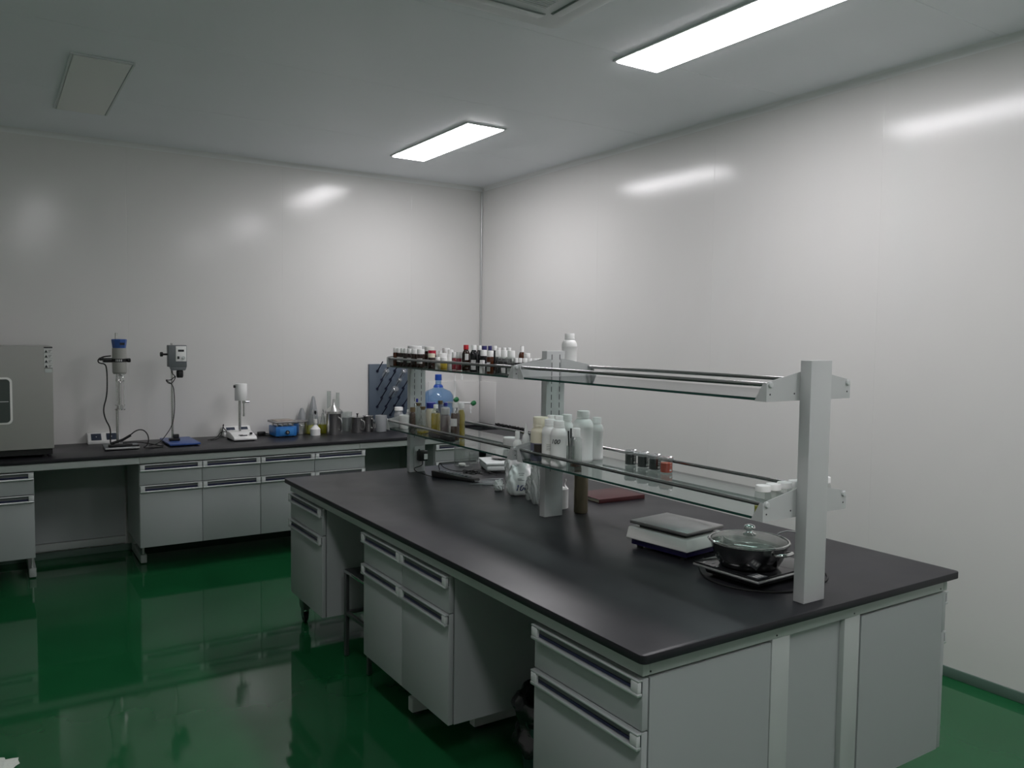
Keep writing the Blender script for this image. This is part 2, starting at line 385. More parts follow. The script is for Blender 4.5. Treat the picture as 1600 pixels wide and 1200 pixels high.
for (y0, wd, cols, la, lb) in ((.03, .50, 1, 'grey cabinet at the near corner of the island, one drawer over one door', 'grey cabinet at the near right end of the island, facing the right wall'),
                               (1.09, .815, 2, 'wide grey double door cabinet in the middle of the island, left side', 'double door grey cabinet mid island, facing the right wall'),
                               (2.45, .515, 1, 'narrow grey cabinet at the far left end of the island, above a small caster', 'narrow grey cabinet at the far end of the island, right side')):
    cabinet(la, gcab, (.03, y0 + wd, 0), -PI / 2, wd, .50, cols)
    if y0 < 1 or y0 > 2: cabinet(lb, gcab, (W - .03, y0, 0), PI / 2, wd, .50, cols)
# caster under the far left cabinet
ct = thing('caster', 'small black swivel caster under the far left island cabinet', 'caster', (.10, 2.93, 0))
MB().cyl(.028, -.011, .011, n=20, bev=.003, mtx=Matrix.Translation((0, 0, .0285)) @ Matrix.Rotation(PI / 2, 4, 'Y')).build('wheel', M['rubber'], ct)
MB().box(-.016, -.0125, -.02, .02, .03, .075).box(.0125, .016, -.02, .02, .03, .075).box(-.02, .02, -.03, .03, .075, .085, bev=.001).box(-.022, .022, -.035, .035, .0855, .1745, bev=.002).build('bracket', M['stooltube'], ct)
# stool
st = thing('stool', 'dark steel framed square stool pushed into the first knee space of the island', 'stool', (.26, 2.20, 0), .02)
for sx in (-1, 1):
    for sy in (-1, 1):
        MB().box(sx * .14 - .011, sx * .14 + .011, sy * .14 - .011, sy * .14 + .011, .004, .432, bev=.003).build('leg', M['stooltube'], st)
MB().box(-.151, .151, -.151, .151, .434, .448, bev=.004).build('seat', M['dark'], st)
MB().box(-.154, -.142, -.154, .154, .4335, .4475, bev=.002).box(.142, .154, -.154, .154, .4335, .4475, bev=.002).box(-.141, .141, -.154, -.152, .434, .4475).build('seat_edge', M['chrome'], st)
rg = MB()
for sx in (-1, 1):
    rg.box(sx * .14 - .008, sx * .14 + .008, -.128, .128, .215, .235, bev=.002)
    rg.box(-.128, .128, sx * .14 - .008, sx * .14 + .008, .215, .235, bev=.002)
rg.build('stretcher', M['stooltube'], st)
# bin with a black liner
bn = thing('waste_bin', 'round waste bin lined with a shiny black bag, under the island beside the near cabinet', 'bin', (.372, .915, 0))
MB().lathe([(.095, .0), (.098, .004), (.125, .27), (.121, .27), (.094, .006), (0, .006)], n=32, capped=False).build('bin_body', mat('dark_green_plastic', (.02, .06, .05), .4), bn)
b_ = MB(); prof = []
for i in range(20):
    t_ = i / 19; prof.append((.128 + .012 * math.sin(t_ * 9) * (1 - t_ * .4), .285 - .19 * t_))
prof = [(.10, .27), (.112, .29), (.124, .292)] + prof
b_.lathe(prof, n=48, capped=False)
for v in b_.bm.verts:
    a = math.atan2(v.co.y, v.co.x); k = 1 + .05 * math.sin(a * 7 + v.co.z * 30) + .035 * math.sin(a * 13 - v.co.z * 55); v.co.x *= k; v.co.y *= k; v.co.z += .008 * math.sin(a * 5)
b_.build('bin_liner', M['binbag'], bn, sharp=80)

# ---------------------------------------------------------------- wall benches
YB, XB = 4.362, 2.127           # front edges of the slabs
slab = MB()
hx0, hx1, hy0, hy1 = 2.17, 2.46, 4.50, 4.93      # sink cut-out
slab.box(-2.4, hx0, YB, YW - .001, H - T, H, bev=.002).box(hx0, XW - .001, YB, hy0, H - T, H).box(hx0, XW - .001, hy1, YW - .001, H - T, H).box(hx1, XW - .001, hy0, hy1, H - T, H)
slab.box(XB, XW - .001, 3.45, YB - .0002, H - T, H)
tag(slab.build('wall_bench_worktop', M['slab']), 'black worktop of the bench along the back wall, turning at the corner', 'worktop')
sk = MB(); sk.box(hx0, hx1, hy0, hy1, H - .22, H - .21).box(hx0 - .006, hx0, hy0, hy1, H - .22, H - T - .001).box(hx1, hx1 + .006, hy0, hy1, H - .22, H - T - .001).box(hx0, hx1, hy0 - .006, hy0, H - .22, H - T - .001).box(hx0, hx1, hy1, hy1 + .006, H - .22, H - T - .001)
tag(sk.build('sink_basin', M['dark']), 'black sink basin set into the corner of the wall bench', 'sink')
bf = thing('wall_bench_frame', 'pale steel frame and back panels of the bench along the back wall', 'bench frame', (0, 0, 0))
ap = MB(); ap.box(-2.38, -.549, YB + .012, YB + .03, .7525, zb, bev=.0012).box(-.547, 1.02, YB + .012, YB + .03, .7525, zb, bev=.0012).box(1.022, XB + .01, YB + .012, YB + .03, .7525, zb, bev=.0012)
ap.box(XB + .012, XB + .03, 3.46, YB + .01, .7525, zb, bev=.0012).box(XB + .03, XW - .02, 3.46, 3.48, .7525, zb, bev=.0012)
ap.build('apron', M['frame'], bf)
MB().box(-1.157, -.552, 5.060, 5.066, .125, .752).box(1.07, 1.68, 5.060, 5.066, .125, .752).build('back_panel', M['carcass'], bf)
MB().box(-1.157, -.552, 5.045, 5.075, .07, .122, bev=.002).box(1.07, 1.68, 5.045, 5.075, .07, .122, bev=.002).build('back_rail', M['frame'], bf)
for xf in (-1.168, -.491, 1.10, 1.66):
    MB().box(xf - .021, xf + .021, 4.632, 5.06, .006, .066, bev=.006).build('foot_bar', M['frame'], bf)
    MB().box(xf - .02, xf + .02, 4.99, 5.04, .0665, .17).build('column', M['frame'], bf)
    MB().cyl(.009, .0665, .17, c=(xf, 4.66, 0), n=12).build('levelling_stem', M['alutrim'], bf)
gw = 'wall bench cabinets'
YC = YB + .023
cabinet('grey double cabinet at the left picture edge under the enamelled oven', gw, (-1.969, YC, 0), 0, .81, .56, 2, z0=.195)
cabinet('grey double cabinet under the two stirrers, right of the left knee space', gw, (-.549, YC, 0), 0, .808, .56, 2)
cabinet('grey double cabinet under the blue hot plate and steel jugs', gw, (.26, YC, 0), 0, .808, .56, 2)
cabinet('grey single cabinet beyond the far rack post, near the sink corner', gw, (1.682, YC, 0), 0, .42, .56, 1)
sc_ = thing('sink_cabinet', 'plain grey sink cabinet with flat doors under the short bench on the right wall', 'cabinet', (0, 0, 0))
MB().box(XB + .046, XW - .02, 3.48, YB - .005, .10, .750).build('carcass', M['carcass'], sc_)
for a, b in ((3.485, 3.92), (3.923, 4.355)): MB().box(XB + .025, XB + .045, a, b, .11, .748, bev=.0015).build('door', M['cab'], sc_)

# ---------------------------------------------------------------- reagent rack on the island
PX, PW, PD, PZ = .705, .100, .040, 1.574
PY = [.0535, 1.440, 2.830]
GZ = {'low': 1.098, 'up': 1.460}
rk = thing('reagent_rack', 'grey steel reagent rack of three posts standing along the island worktop', 'rack', (0, 0, 0))
for i, y in enumerate(PY):
    o = MB().box(PX, PX + PW, y, y + PD, H + .0005, PZ, bev=.002).build('post', M['rackpaint'], rk)
    sl = MB()
    for xs in (.28, .72):
        z = 1.03 if i < 2 else 1.03
        while z < 1.55:
            if i > 0: sl.box(PX + PW * xs - .0017, PX + PW * xs + .0017, y - .0004, y + .0002, z, z + .024)
            if i < 2: sl.box(PX + PW * xs - .0017, PX + PW * xs + .0017, y + PD - .0002, y + PD + .0004, z, z + .024)
            z += .036
    sl.build('slot', M['ink'], o)
def bracket(y, s, gz):
    """y = plane of the plate, s = +1 when the shelf lies beyond (+y), -1 when before"""
    zb_ = gz - .010; t = .0022
    for side in (-1, 1):
        cx = PX + PW / 2
        X = lambda d: cx + side * d
        b = MB()
        poly = [(X(.028), zb_), (X(.202), zb_), (X(.202), zb_ + .050), (X(.196), zb_ + .060), (X(.046), zb_ + .089), (X(.028), zb_ + .089)]
        y0, y1 = sorted((y, y + s * t))
        b.prism(poly, 1, y0, y1)
        # folded front flange, tapering upwards
        ya, yb_ = y + s * t, y + s * .045
        x0, x1 = sorted((X(.2), X(.202)))
        b.prism([(ya, zb_), (yb_, zb_), (y + s * .012, zb_ + .058), (ya, zb_ + .058)], 0, x0, x1)
        # carrying flange under the glass
        b.box(min(X(.028), X(.199)), max(X(.028), X(.199)), min(ya, y + s * .03), max(ya, y + s * .03), zb_, zb_ + .0015)
        o = b.build('bracket', M['rackpaint'], rk)
        k = MB().lathe([(.0, -.004), (.0075, -.003), (.0095, 0), (.0095, .003)], n=16, mtx=Matrix.Translation((X(.186), y - s * .003, gz + .041)) @ Matrix.Rotation(s * -PI / 2, 4, 'X'), capped=False)
        k.build('rail_knob', M['cap'], o)
        d = MB()
        for dx, dz in ((.186, .022), (.075, .022)):
            d.cyl(.0028, 0, .0006, n=10, mtx=Matrix.Translation((X(dx), y, zb_ + dz)) @ Matrix.Rotation(s * PI / 2, 4, 'X'))
        d.build('screw_hole', M['ink'], o)
for gz in GZ.values():
    bracket(PY[0] + PD + .0003, 1, gz); bracket(PY[1] - .0003, -1, gz)
    bracket(PY[1] + PD + .0003, 1, gz); bracket(PY[2] - .0003, -1, gz)
    for y0, y1 in ((PY[0] + PD + .003, PY[1] - .003), (PY[1] + PD + .003, PY[2] - .003)):
        for side in (-1, 1):
            MB().cyl(.0072, y0, y1, n=16, mtx=Matrix.Translation((PX + PW / 2 + side * .186, 0, gz + .041)) @ Matrix.Rotation(-PI / 2, 4, 'X')).build('rail', M['rail'], rk)
def glass_shelf(gz, y0, y1, label):
    g = MB(); g.prism([(PX + PW / 2 - .1985, y0), (PX + PW / 2 + .1985, y0), (PX + PW / 2 + .1985, y1), (PX + PW / 2 - .1985, y1)], 2, gz - .008, gz)
    g.mats = [M['shelfglass'], M['shelfedge']]
    for f in g.bm.faces: f.material_index = 0 if abs(f.normal.z) > .5 else 1
    return tag(g.build('glass_shelf', None), label, 'shelf', 'glass shelves of the rack')
for k, nm in (('up', 'upper'), ('low', 'lower')):
    glass_shelf(GZ[k], PY[0] + PD + .003, PY[1] - .003, {'up': 'empty glass shelf, the near one of the upper level', 'low': 'glass shelf of the lower level holding the red beaker and clear vials'}[k])
    glass_shelf(GZ[k], PY[1] + PD + .003, PY[2] - .003, {'up': 'far upper glass shelf crowded with small amber bottles', 'low': 'far lower glass shelf with flasks and yellow oil bottles'}[k])

# ---------------------------------------------------------------- bottles
def place(pl, u, v):
    ax, val = pl; return on(ax, val, u, v)
def label_patch(parent, r, z0, z1, m, a=None, span=.9, ink=None, lines=0):
    """curved paper label on the side that faces -y-x"""
    a = -2.15 if a is None else a
    n = 8; mb = MB()
    mb.lathe([(r + .0006, z0), (r + .0006, z1)], m, n=n, a0=a - span / 2, a1=a + span / 2, capped=False)
    for i in range(lines):
        zz = z1 - (z1 - z0) * (i + 1) / (lines + 1)
        mb.lathe([(r + .0009, zz - .0008), (r + .0009, zz + .0008)], M['ink'], n=n, a0=a - span * .38, a1=a + span * (.38 if i % 2 == 0 else .2), capped=False)
    return mb.build('label_patch', None, parent)
def body_profile(style, r, h, nr):
    """closed outline (r,z) up to the neck; returns profile and z of the neck top"""
    if style == 'reagent': s = [(r * .9, 0), (r, .03 * h), (r, .62 * h), (r * .96, .67 * h), (r * .8, .73 * h), (nr, .79 * h), (nr, .9 * h)]
    elif style == 'jug': s = [(r * .93, 0), (r, .025 * h), (r, .07 * h), (r * .975, .08 * h), (r * .975, .66 * h), (r, .67 * h), (r, .70 * h), (r * .97, .75 * h), (r * .86, .80 * h), (r * .70, .835 * h), (nr, .845 * h), (nr, .92 * h)]
    elif style == 'jar': s = [(r * .92, 0), (r, .04 * h), (r, .66 * h), (r * .95, .72 * h), (nr, .76 * h), (nr, .9 * h)]
    elif style == 'bottle': s = [(r * .92, 0), (r, .03 * h), (r, .66 * h), (r * .9, .74 * h), (r * .6, .82 * h), (nr, .86 * h), (nr, .93 * h)]
    elif style == 'flask': s = [(r * .95, 0), (r, .03 * h), (r * .98, .08 * h), (nr * 1.05, .68 * h), (nr, .72 * h), (nr, .93 * h)]
    elif style == 'tub': s = [(r * .84, 0), (r * .86, .03 * h), (r * .97, .85 * h)]
    elif style == 'round': s = [(r * .95, 0), (r, .05 * h), (r, .45 * h), (r * .9, .56 * h), (r * .6, .63 * h), (nr, .66 * h), (nr, .8 * h)]
    return s
def bottle(name, label, cat, P, z0, zt, r, style='reagent', body='amber', cap='white', capr=None, capf=None, liquid=None, lev=.6, lab=None, group=None, cone=False, stopper=False, hollow=None):
    h = zt - z0; t = thing(name, label, cat, (P[0], P[1], z0 + .0004), 0, group)
    capr = capr or {'reagent': r * .62, 'jug': r * .66, 'jar': r * .9, 'bottle': r * .5, 'flask': r * .45, 'tub': r * 1.0, 'round': r * .5}[style]
    nr = capr * .9
    prof = body_profile(style, r, h, nr); ztop = prof[-1][1]
    MB().lathe(prof, n=24).build('body', M[body], t, sharp=60)
    cf = capf if capf else {'reagent': .82, 'jug': .855, 'jar': .78, 'bottle': .87, 'flask': .88, 'tub': .84, 'round': .7}[style]
    if stopper: MB().lathe([(nr * .8, cf * h), (nr * 1.0, h * .95), (nr * 1.12, h * .955), (nr * 1.2, h)], n=20).build('stopper', M[cap], t)
    elif cone:
        MB().cyl(capr, cf * h, cf * h + .02 * h + .006, n=20).build('collar', M[cap], t)
        MB().lathe([(capr * .8, cf * h + .02 * h + .006), (capr * .35, h * .9), (.0015, h)], n=16).build('nozzle', M[cap], t)
    elif cap:
        m_ = MB(); ch = h - cf * h
        if style in ('jug', 'jar') and r > .03: m_.lathe([(capr * 1.02, cf * h), (capr * 1.02, cf * h + ch * .2), (capr * .985, cf * h + ch * .24), (capr, h - capr * .12), (capr * .93, h)], n=32)
        else: m_.lathe([(capr, cf * h), (capr, h - capr * .12), (capr * .93, h)], n=24)
        m_.build('cap', M[cap], t)
    if liquid:
        lp = [(max(.001, q[0] - .0012), q[1] + (.0015 if i == 0 else 0)) for i, q in enumerate(prof) if q[1] < lev * h]
        # cut the outline at the liquid level
        for (ra, za_), (rb, zb_) in zip(prof, prof[1:]):
            if za_ < lev * h <= zb_:
                k = (lev * h - za_) / (zb_ - za_); lp.append((max(.001, ra + (rb - ra) * k - .0012), lev * h)); break
        MB().lathe(lp, n=24).build('liquid', M[liquid], t, sharp=60)
    if lab: label_patch(t, lab.get('r', r), lab['z0'] * h, lab['z1'] * h, M[lab.get('m', 'paper')], lab.get('a'), lab.get('span', .9), lines=lab.get('lines', 0))
    return t
def pb(u, v, wpx, pl, z0, name, label, cat, **k):
    """bottle whose top centre shows at u,v; pl = plane it stands in; wpx = its width in the photograph"""
    P = place(pl, u, v); r = depth(P) * wpx / 2 / FPX
    return bottle(name, label, cat, P, z0, P.z, r, **k)
X = lambda v: (0, v)
Y = lambda v: (1, v)
UP, LO = GZ['up'], GZ['low']
wl = dict(z0=.12, z1=.5)
# upper far shelf: the seven small amber bottles in the front row
g7 = 'small amber bottles in the front row'
nm7 = ['leftmost', 'second', 'third', 'fourth', 'fifth', 'sixth', 'seventh']
for i, (u, wp) in enumerate(((618, 7.5), (623.8, 8), (629.5, 9), (635, 10), (641, 11), (648.5, 13), (657.5, 13))):
    x_ = .60 + .004 * (i % 2)
    pb(u, 543.5 + i * .35, wp, X(x_ - .009 * (i == 0)), UP, 'amber_bottle', f'small amber bottle with white cap, {nm7[i]} from the left end of the upper shelf row', 'bottle', style='jar', capf=.72, capr=None, lab=dict(z0=.22, z1=.50, span=1.5, m='paper', a=-2.4) if i in (1, 2, 4, 6) else None, body='amberlit' if i == 0 else 'amber', group=g7)
def U_(u, v, wp, x, label, **k):
    nm = k.pop('name', 'bottle'); cat = k.pop('cat', 'bottle'); return pb(u, v, wp, X(x), UP, nm, label, cat, **k)
U_(649.5, 541, 22, .70, 'wide white lidded jar behind the row of small amber bottles', name='jar', cat='jar', style='jar', body='milky', capf=.8)
U_(671, 542, 17, .74, 'glass jar with a grey striped lid behind the brown jars', name='jar', cat='jar', style='jar', body='amber', cap='white2', capf=.78)
U_(675, 547.5, 14, .665, 'jar with a dark red lid beside the amber bottle row', name='jar', cat='jar', style='jar', body='amberlit', cap='redliq', capf=.62)
U_(674.5, 552.5, 12, .605, 'low brown jar with a cream lid on the upper shelf', name='jar', cat='jar', style='jar', body='amber', cap='cream', capf=.6)
U_(688, 548, 6, .80, 'tiny white bottle behind the white jars on the upper shelf', style='jar', body='white')
U_(697, 544, 13, .76, 'tallest white round jar among the white jars of the upper shelf', name='jar', cat='jar', style='jar', body='white')
U_(704, 546.5, 10, .72, 'slim white jar just right of the tallest white jar', name='jar', cat='jar', style='jar', body='white')
U_(691, 552, 16, .665, 'broad white jar in the middle row of the upper shelf', name='jar', cat='jar', style='jar', body='white', capf=.6)
U_(684, 558.3, 8, .60, 'little white bottle in front of the broad white jar', style='jar', body='white', capf=.6)
U_(693.5, 559, 11, .615, 'low white jar at the front rail, beside the little white bottle', name='jar', cat='jar', style='jar', body='yellow', capf=.5)
U_(702.5, 559, 8, .65, 'low white capped vial left of the two crimson vials', name='vial', cat='vial', style='jar', body='milky', capf=.5)
U_(710, 550.5, 8.5, .63, 'crimson vial with white cap, the left of the pair', name='vial', cat='vial', style='jar', body='clear', liquid='redliq', lev=.68, capf=.68)
U_(717, 550, 9.5, .62, 'crimson vial with white cap next to the big red capped bottle', name='vial', cat='vial', style='jar', body='clear', liquid='redliq', lev=.66, capf=.66)
U_(728.3, 539, 13, .64, 'dark brown bottle with a bright red cap', body='amber', cap='redcap', lab=dict(z0=.42, z1=.66, span=.9, m='paper', a=-1.9), capr=None)
U_(740.5, 539.5, 13, .62, 'tall dark bottle with white cap and blank label, right of the red capped one', body='darkliq', cap='white', lab=dict(z0=.08, z1=.45, span=1.2, a=-2.2))
U_(749, 540, 11, .70, 'white capped dark bottle half hidden behind the blue capped ones', body='darkliq')
U_(757, 540.5, 13, .745, 'dark bottle with the wider blue cap', body='darkliq', cap='navycap')
U_(765.5, 540.5, 10, .73, 'dark bottle with the narrower blue cap', body='darkliq', cap='navycap')
U_(773, 540.5, 12, .79, 'white capped dark bottle right of the blue capped pair', body='darkliq')
U_(755.8, 547, 11, .64, 'short dark bottle with white cap in front of the blue caps', body='darkliq', capr=None, style='jar', capf=.7)
U_(766, 548, 11.5, .60, 'dark red bottle with ribbed white cap and narrow label at the front rail', body='amberlit', liquid=None, lab=dict(z0=.1, z1=.5, span=1.0, a=-2.6), style='jar', capf=.68)
U_(753.6, 563, 8.5, .588, 'tiny white jar lying low against the front rail below the blue caps', name='jar', cat='jar', style='jar', body='white', capf=.4)
U_(779.5, 543.3, 10, .76, 'white capped clear shouldered bottle in the back row, left of two', body='clear', liquid='darkliq', lev=.55)
U_(788, 543.3, 10, .77, 'white capped bottle in the back row, middle of three', body='clear', liquid='darkliq', lev=.55)
U_(795.5, 543.6, 10, .76, 'white capped bottle in the back row, right of three', body='clear', liquid='darkliq', lev=.55)
U_(779, 547.3, 11, .64, 'clear shouldered bottle of black liquid without label, front row', body='clear', liquid='darkliq', lev=.56, capf=.72, style='jar')
U_(787.5, 547.6, 11, .62, 'clear bottle of black liquid with a tall narrow label', body='clear', liquid='darkliq', lev=.54, lab=dict(z0=.05, z1=.42, span=1.3, a=-2.3), capf=.72, style='jar')
U_(792.5, 547.6, 8, .69, 'white capped bottle between the two labelled black liquid bottles', body='clear', liquid='darkliq', lev=.54, capf=.72, style='jar')
U_(799, 548, 13, .60, 'wide clear bottle of black liquid with a broad label', body='clear', liquid='darkliq', lev=.5, lab=dict(z0=.05, z1=.36, span=1.5, a=-2.4), capf=.70, style='jar')
U_(815.5, 541, 10, .80, 'brown bottle with white cap rising above the low white caps', body='amberlit', capf=.62)
U_(823.5, 552, 11, .76, 'white capped jar right of the raised brown bottle', name='jar', cat='jar', style='jar', body='white')
for i, u in enumerate((806, 812.5, 820, 828, 835.5, 842)):
    U_(u, 559.5 + .2 * i, 7.5, .63 + .033 * i, f'low dark vial with white cap, {["first", "second", "third", "fourth", "fifth", "last"][i]} of the row running behind the mid bracket', name='vial', cat='vial', style='jar', body='darkliq', capf=.58, group='low vials behind the bracket')
P = on(0, .898, 890, 521); bottle('jug', 'tall white plastic bottle alone on the upper shelf behind the middle post', 'bottle', P, UP, P.z, .036, style='jug', body='white', capr=.0235)

# lower far shelf
def L_(u, v, wp, x, label, **k):
    nm = k.pop('name', 'bottle'); cat = k.pop('cat', 'bottle'); return pb(u, v, wp, X(x), LO, nm, label, cat, **k)
P = on(1, 4.80, 623, 636); bottle('jar', 'clear screw top jar with white lid on the wall bench beside the milky jug', 'jar', P, H, P.z, .040, style='jar', body='frost', cap='white', capf=.86)
L_(631.5, 648.5, 16, .625, 'white tub with a snap lid at the far end of the lower shelf', name='tub', cat='tub', style='tub', body='white')
L_(638, 640, 9, .665, 'small milky bottle with white cap behind the white tub', body='milky', style='bottle', capr=.0085)
L_(645, 636.5, 9, .68, 'slim brown liquid tube with brown cap beside the far post', body='clear', liquid='brownliq', lev=.8, cap='stopper', style='jar')
L_(650.5, 622.7, 12, .75, 'clear bottle with a square blue cap in front of the far post', body='clear', cap='bluecap', style='bottle', capr=.013)
L_(653.8, 630, 17, .72, 'conical flask with brown stopper, the rear one of two', name='conical_flask', cat='flask', body='clear', cap='stopper', style='flask', stopper=True, liquid='yellow', lev=.07)
L_(661, 635.5, 20, .62, 'conical flask with brown stopper at the front rail', name='conical_flask', cat='flask', body='clear', cap='stopper', style='flask', stopper=True, liquid='yellow', lev=.1)
L_(673.7, 629, 17, .80, 'cream jar with a wide blue lid behind the flasks', name='jar', cat='jar', body='cream', cap='bluecap', style='jar')
L_(681, 632, 15, .64, 'bottle two thirds full of yellow oil with white cap', body='clear', liquid='yellow', lev=.72, style='bottle')
L_(688.2, 626, 13, .84, 'dark flask with a large brown stopper behind the oil bottles', body='purple', cap='stopper', style='bottle', capr=.014)
L_(696.3, 629, 12, .80, 'bottle with a bright blue cap behind the mauve bottle', body='clear', cap='bluecap', style='bottle', capr=.0115)
L_(696, 637, 16, .64, 'bottle of mauve liquid with a broad milky cap', body='clear', liquid='mauve', lev=.76, cap='milky', style='jar', capr=None)
L_(711.5, 629, 14.5, .63, 'bottle of brown liquid with a blank white label', body='clear', liquid='brownliq', lev=.72, style='bottle', cap='white', lab=dict(z0=.38, z1=.58, span=1.6, a=-2.5), capr=.015)
L_(721, 630.5, 12, .68, 'clear bottle of pale yellow oil right of the brown liquid bottle', body='clear', liquid='yellow', lev=.82, style='bottle', capr=.0145)
t_ = thing('power_adapter_box', 'flat black plastic case lying on the lower shelf against the front rail', 'case', (.587, 2.21, LO + .0005), -.02)
MB().box(-.014, .014, -.13, .13, 0, .026, bev=.004).build('case_body', M['black'], t_); MB().box(-.0146, -.0138, -.002, .002, .010, .014).build('indicator', M['white'], t_)
# around the middle bracket
L_(796, 683, 21, .74, 'white lidded plastic bucket on the lower shelf left of the middle post', name='tub', cat='tub', style='tub', body='white')
L_(808.5, 674, 14.5, .62, 'small round shouldered white bottle in front of the white bucket', body='white', style='round', capr=None, lab=dict(z0=.12, z1=.4, span=2.2, a=-2.3, lines=2))
L_(822, 660, 11.5, .68, 'white squeeze bottle with a pointed cone nozzle', body='white', style='round', cone=True, capf=.66)
L_(845, 651.5, 31, .62, 'large cream topped jar of grey violet liquid with a dark label', name='jar', cat='jar', body='cream', cap='cream', style='jar', capr=.033, liquid=None, lab=None)
jj = [o for o in bpy.data.objects if o.name.startswith('jar') and o.type == 'EMPTY' and 'grey violet' in o.get('label', '')][0]
hj = on(0, .62, 845, 651.5).z - LO; rj = depth(on(0, .62, 845, 651.5)) * 15.5 / FPX
MB().lathe([(rj * .93, .001), (rj + .0006, .04 * hj), (rj + .0006, .42 * hj)], n=28, capped=False).build('liquid_band', M['purple'], jj, sharp=60)
label_patch(jj, rj + .0008, .14 * hj, .40 * hj, mat('brown_label', (.035, .028, .025), .5), a=-2.35, span=1.0)
def jug(u, v, wp, x, label, **k): return L_(u, v, wp, x, label, name='white_bottle', cat='bottle', style='jug', body='white', **k)
jug(862, 649, 21, .705, 'white plastic bottle behind the two labelled ones, its lid at left'); jug(873, 649.5, 21, .665, 'white plastic bottle directly behind the handwritten one')
jug(885.5, 647.5, 21, .785, 'white bottle behind the glass dropper tube, with a flat lid', capr=.024)
b1 = jug(859.5, 655, 25.5, .608, 'white plastic bottle with a printed grey label', lab=dict(z0=.30, z1=.48, span=1.25, a=-2.1, m='white2', lines=4))
b2 = jug(873.3, 657.5, 25.5, .606, 'white plastic bottle with a number handwritten in black')
def writing(text, size, parent, mtx, m, name='handwriting', wrap_r=None, zc=0, a=-2.1):
    cu = bpy.data.curves.new('txt', 'FONT'); cu.body = text; cu.size = size; cu.align_x = 'CENTER'; cu.align_y = 'CENTER'; cu.offset = size * .012; cu.extrude = .0002; cu.shear = .25
    ob = bpy.data.objects.new('txt', cu); col.objects.link(ob)
    dg = bpy.context.evaluated_depsgraph_get(); me = bpy.data.meshes.new_from_object(ob.evaluated_get(dg)); bpy.data.objects.remove(ob); bpy.data.curves.remove(cu)
    if wrap_r:
        bm = bmesh.new(); bm.from_mesh(me); bmesh.ops.subdivide_edges(bm, edges=[e for e in bm.edges if e.calc_length() > size * .25], cuts=2)
        for v in bm.verts:
            t = a + v.co.x / wrap_r; rr = wrap_r + .0005 + v.co.z; v.co = Vector((rr * math.cos(t), rr * math.sin(t), zc + v.co.y))
        bm.to_mesh(me); bm.free()
    else: me.transform(mtx)
    me.materials.clear(); me.materials.append(m)
    o = bpy.data.objects.new(name, me); col.objects.link(o); o.parent = parent; return o
P2 = on(0, .606, 873.3, 657.5); r2 = depth(P2) * 13 / FPX
writing('100', .026, b2, None, M['ink'], wrap_r=r2 * .985, zc=(P2.z - LO) * .55, a=-2.62)
t_ = L_(900.5, 669, 19, .66, 'slim clear bottle with white cap and brown liquid at its bottom', name='bottle', style='jar', body='clear', cap='white', capr=.0165, liquid='brownliq', lev=.0 + .12)
# narrow clear tubes with black pens beside it
t_ = thing('pen_beaker', 'small clear beaker with black pens between the white bottles', 'beaker', (.715, 1.268, LO + .0005))
MB().lathe([(.0, .001), (.017, .001), (.018, .07), (.0165, .07), (.0155, .003), (0, .003)], n=20, capped=False).build('beaker_wall', M['clear'], t_)
for k, (dx, dy, m_) in enumerate(((.004, .004, 'black'), (-.006, .002, 'black'), (.002, -.007, 'darkgrey'))):
    MB().tube([(dx * .6, dy * .6, .004), (dx * 1.6, dy * 1.6, .145 - .01 * k)], .0034, n=8).build('pen', M[m_], t_)
jug(911.5, 642, 32, .77, 'tallest broad white plastic bottle, right of the glass tube', capr=.0275)
jug(932.5, 652, 21.5, .86, 'white plastic bottle at the right end of the bottle cluster', capr=None)
# beakers
def beaker(u, vb, wp, label, liq, x=None, z0=LO, hh=.062, lev=.75, group=None, capf=True):
    P = on(2, z0, u, vb) if x is None else Vector((x, on(0, x, u, vb).y, z0)); r = depth(P) * wp / 2 / FPX
    t = thing('beaker', label, 'beaker', (P.x, P.y, z0 + .0005), 0, group)
    MB().lathe([(r * .95, 0), (r, .003), (r, hh - .002), (r * 1.04, hh), (r * .99, hh), (r * .95, hh - .003), (r * .95, .004), (0, .003)], n=28, capped=False).build('glass_wall', M['clear'], t)
    if liq:
        MB().lathe([(r * .9, .0035), (r * .945, .005), (r * .945, hh * lev)], n=28).build('liquid', M[liq], t)
    if capf:   # cling film crumpled over the top
        f = MB(); f.lathe([(0, hh + .001), (r * .5, hh + .003), (r * .95, hh + .002), (r * 1.07, hh - .001), (r * 1.09, hh - .006), (r * 1.07, hh - .010)], n=36, capped=False)
        for v in f.bm.verts:
            a = math.atan2(v.co.y, v.co.x); k = 1 + .05 * math.sin(a * 11 + v.co.z * 900); v.co.x *= k; v.co.y *= k; v.co.z += .0022 * math.sin(a * 7 + v.co.x * 300) + .0012 * math.sin(a * 17)
        f.build('film_cover', M['film'], t, sharp=180)
    gm = MB()
    for i in range(4): gm.lathe([(r * 1.004, hh * (.3 + .12 * i)), (r * 1.004, hh * (.3 + .12 * i) + .0012)], n=4, a0=-1.75, a1=-1.75 + (.30 if i % 2 == 0 else .2), capped=False)
    gm.lathe([(r * 1.004, hh * .16), (r * 1.004, hh * .26)], n=4, a0=-1.8, a1=-1.4, capped=False)
    gm.build('graduation_mark', M['white2'], t); return t
M['film'] = thin('cling_film', (.86, .86, .87), body=(.8, .8, .82), bodyw=.22, rough=.05)
gb = 'film covered beakers on the lower shelf'
beaker(985.5, 726.5, 18, 'film covered beaker of black liquid, leftmost of the four', 'darkliq', group=gb)
beaker(1005, 730.5, 18, 'film covered beaker of black liquid, second of the four', 'darkliq', group=gb)
beaker(1023, 734.5, 18.5, 'film covered beaker of blue black liquid beside the orange red one', 'darkliq', group=gb)
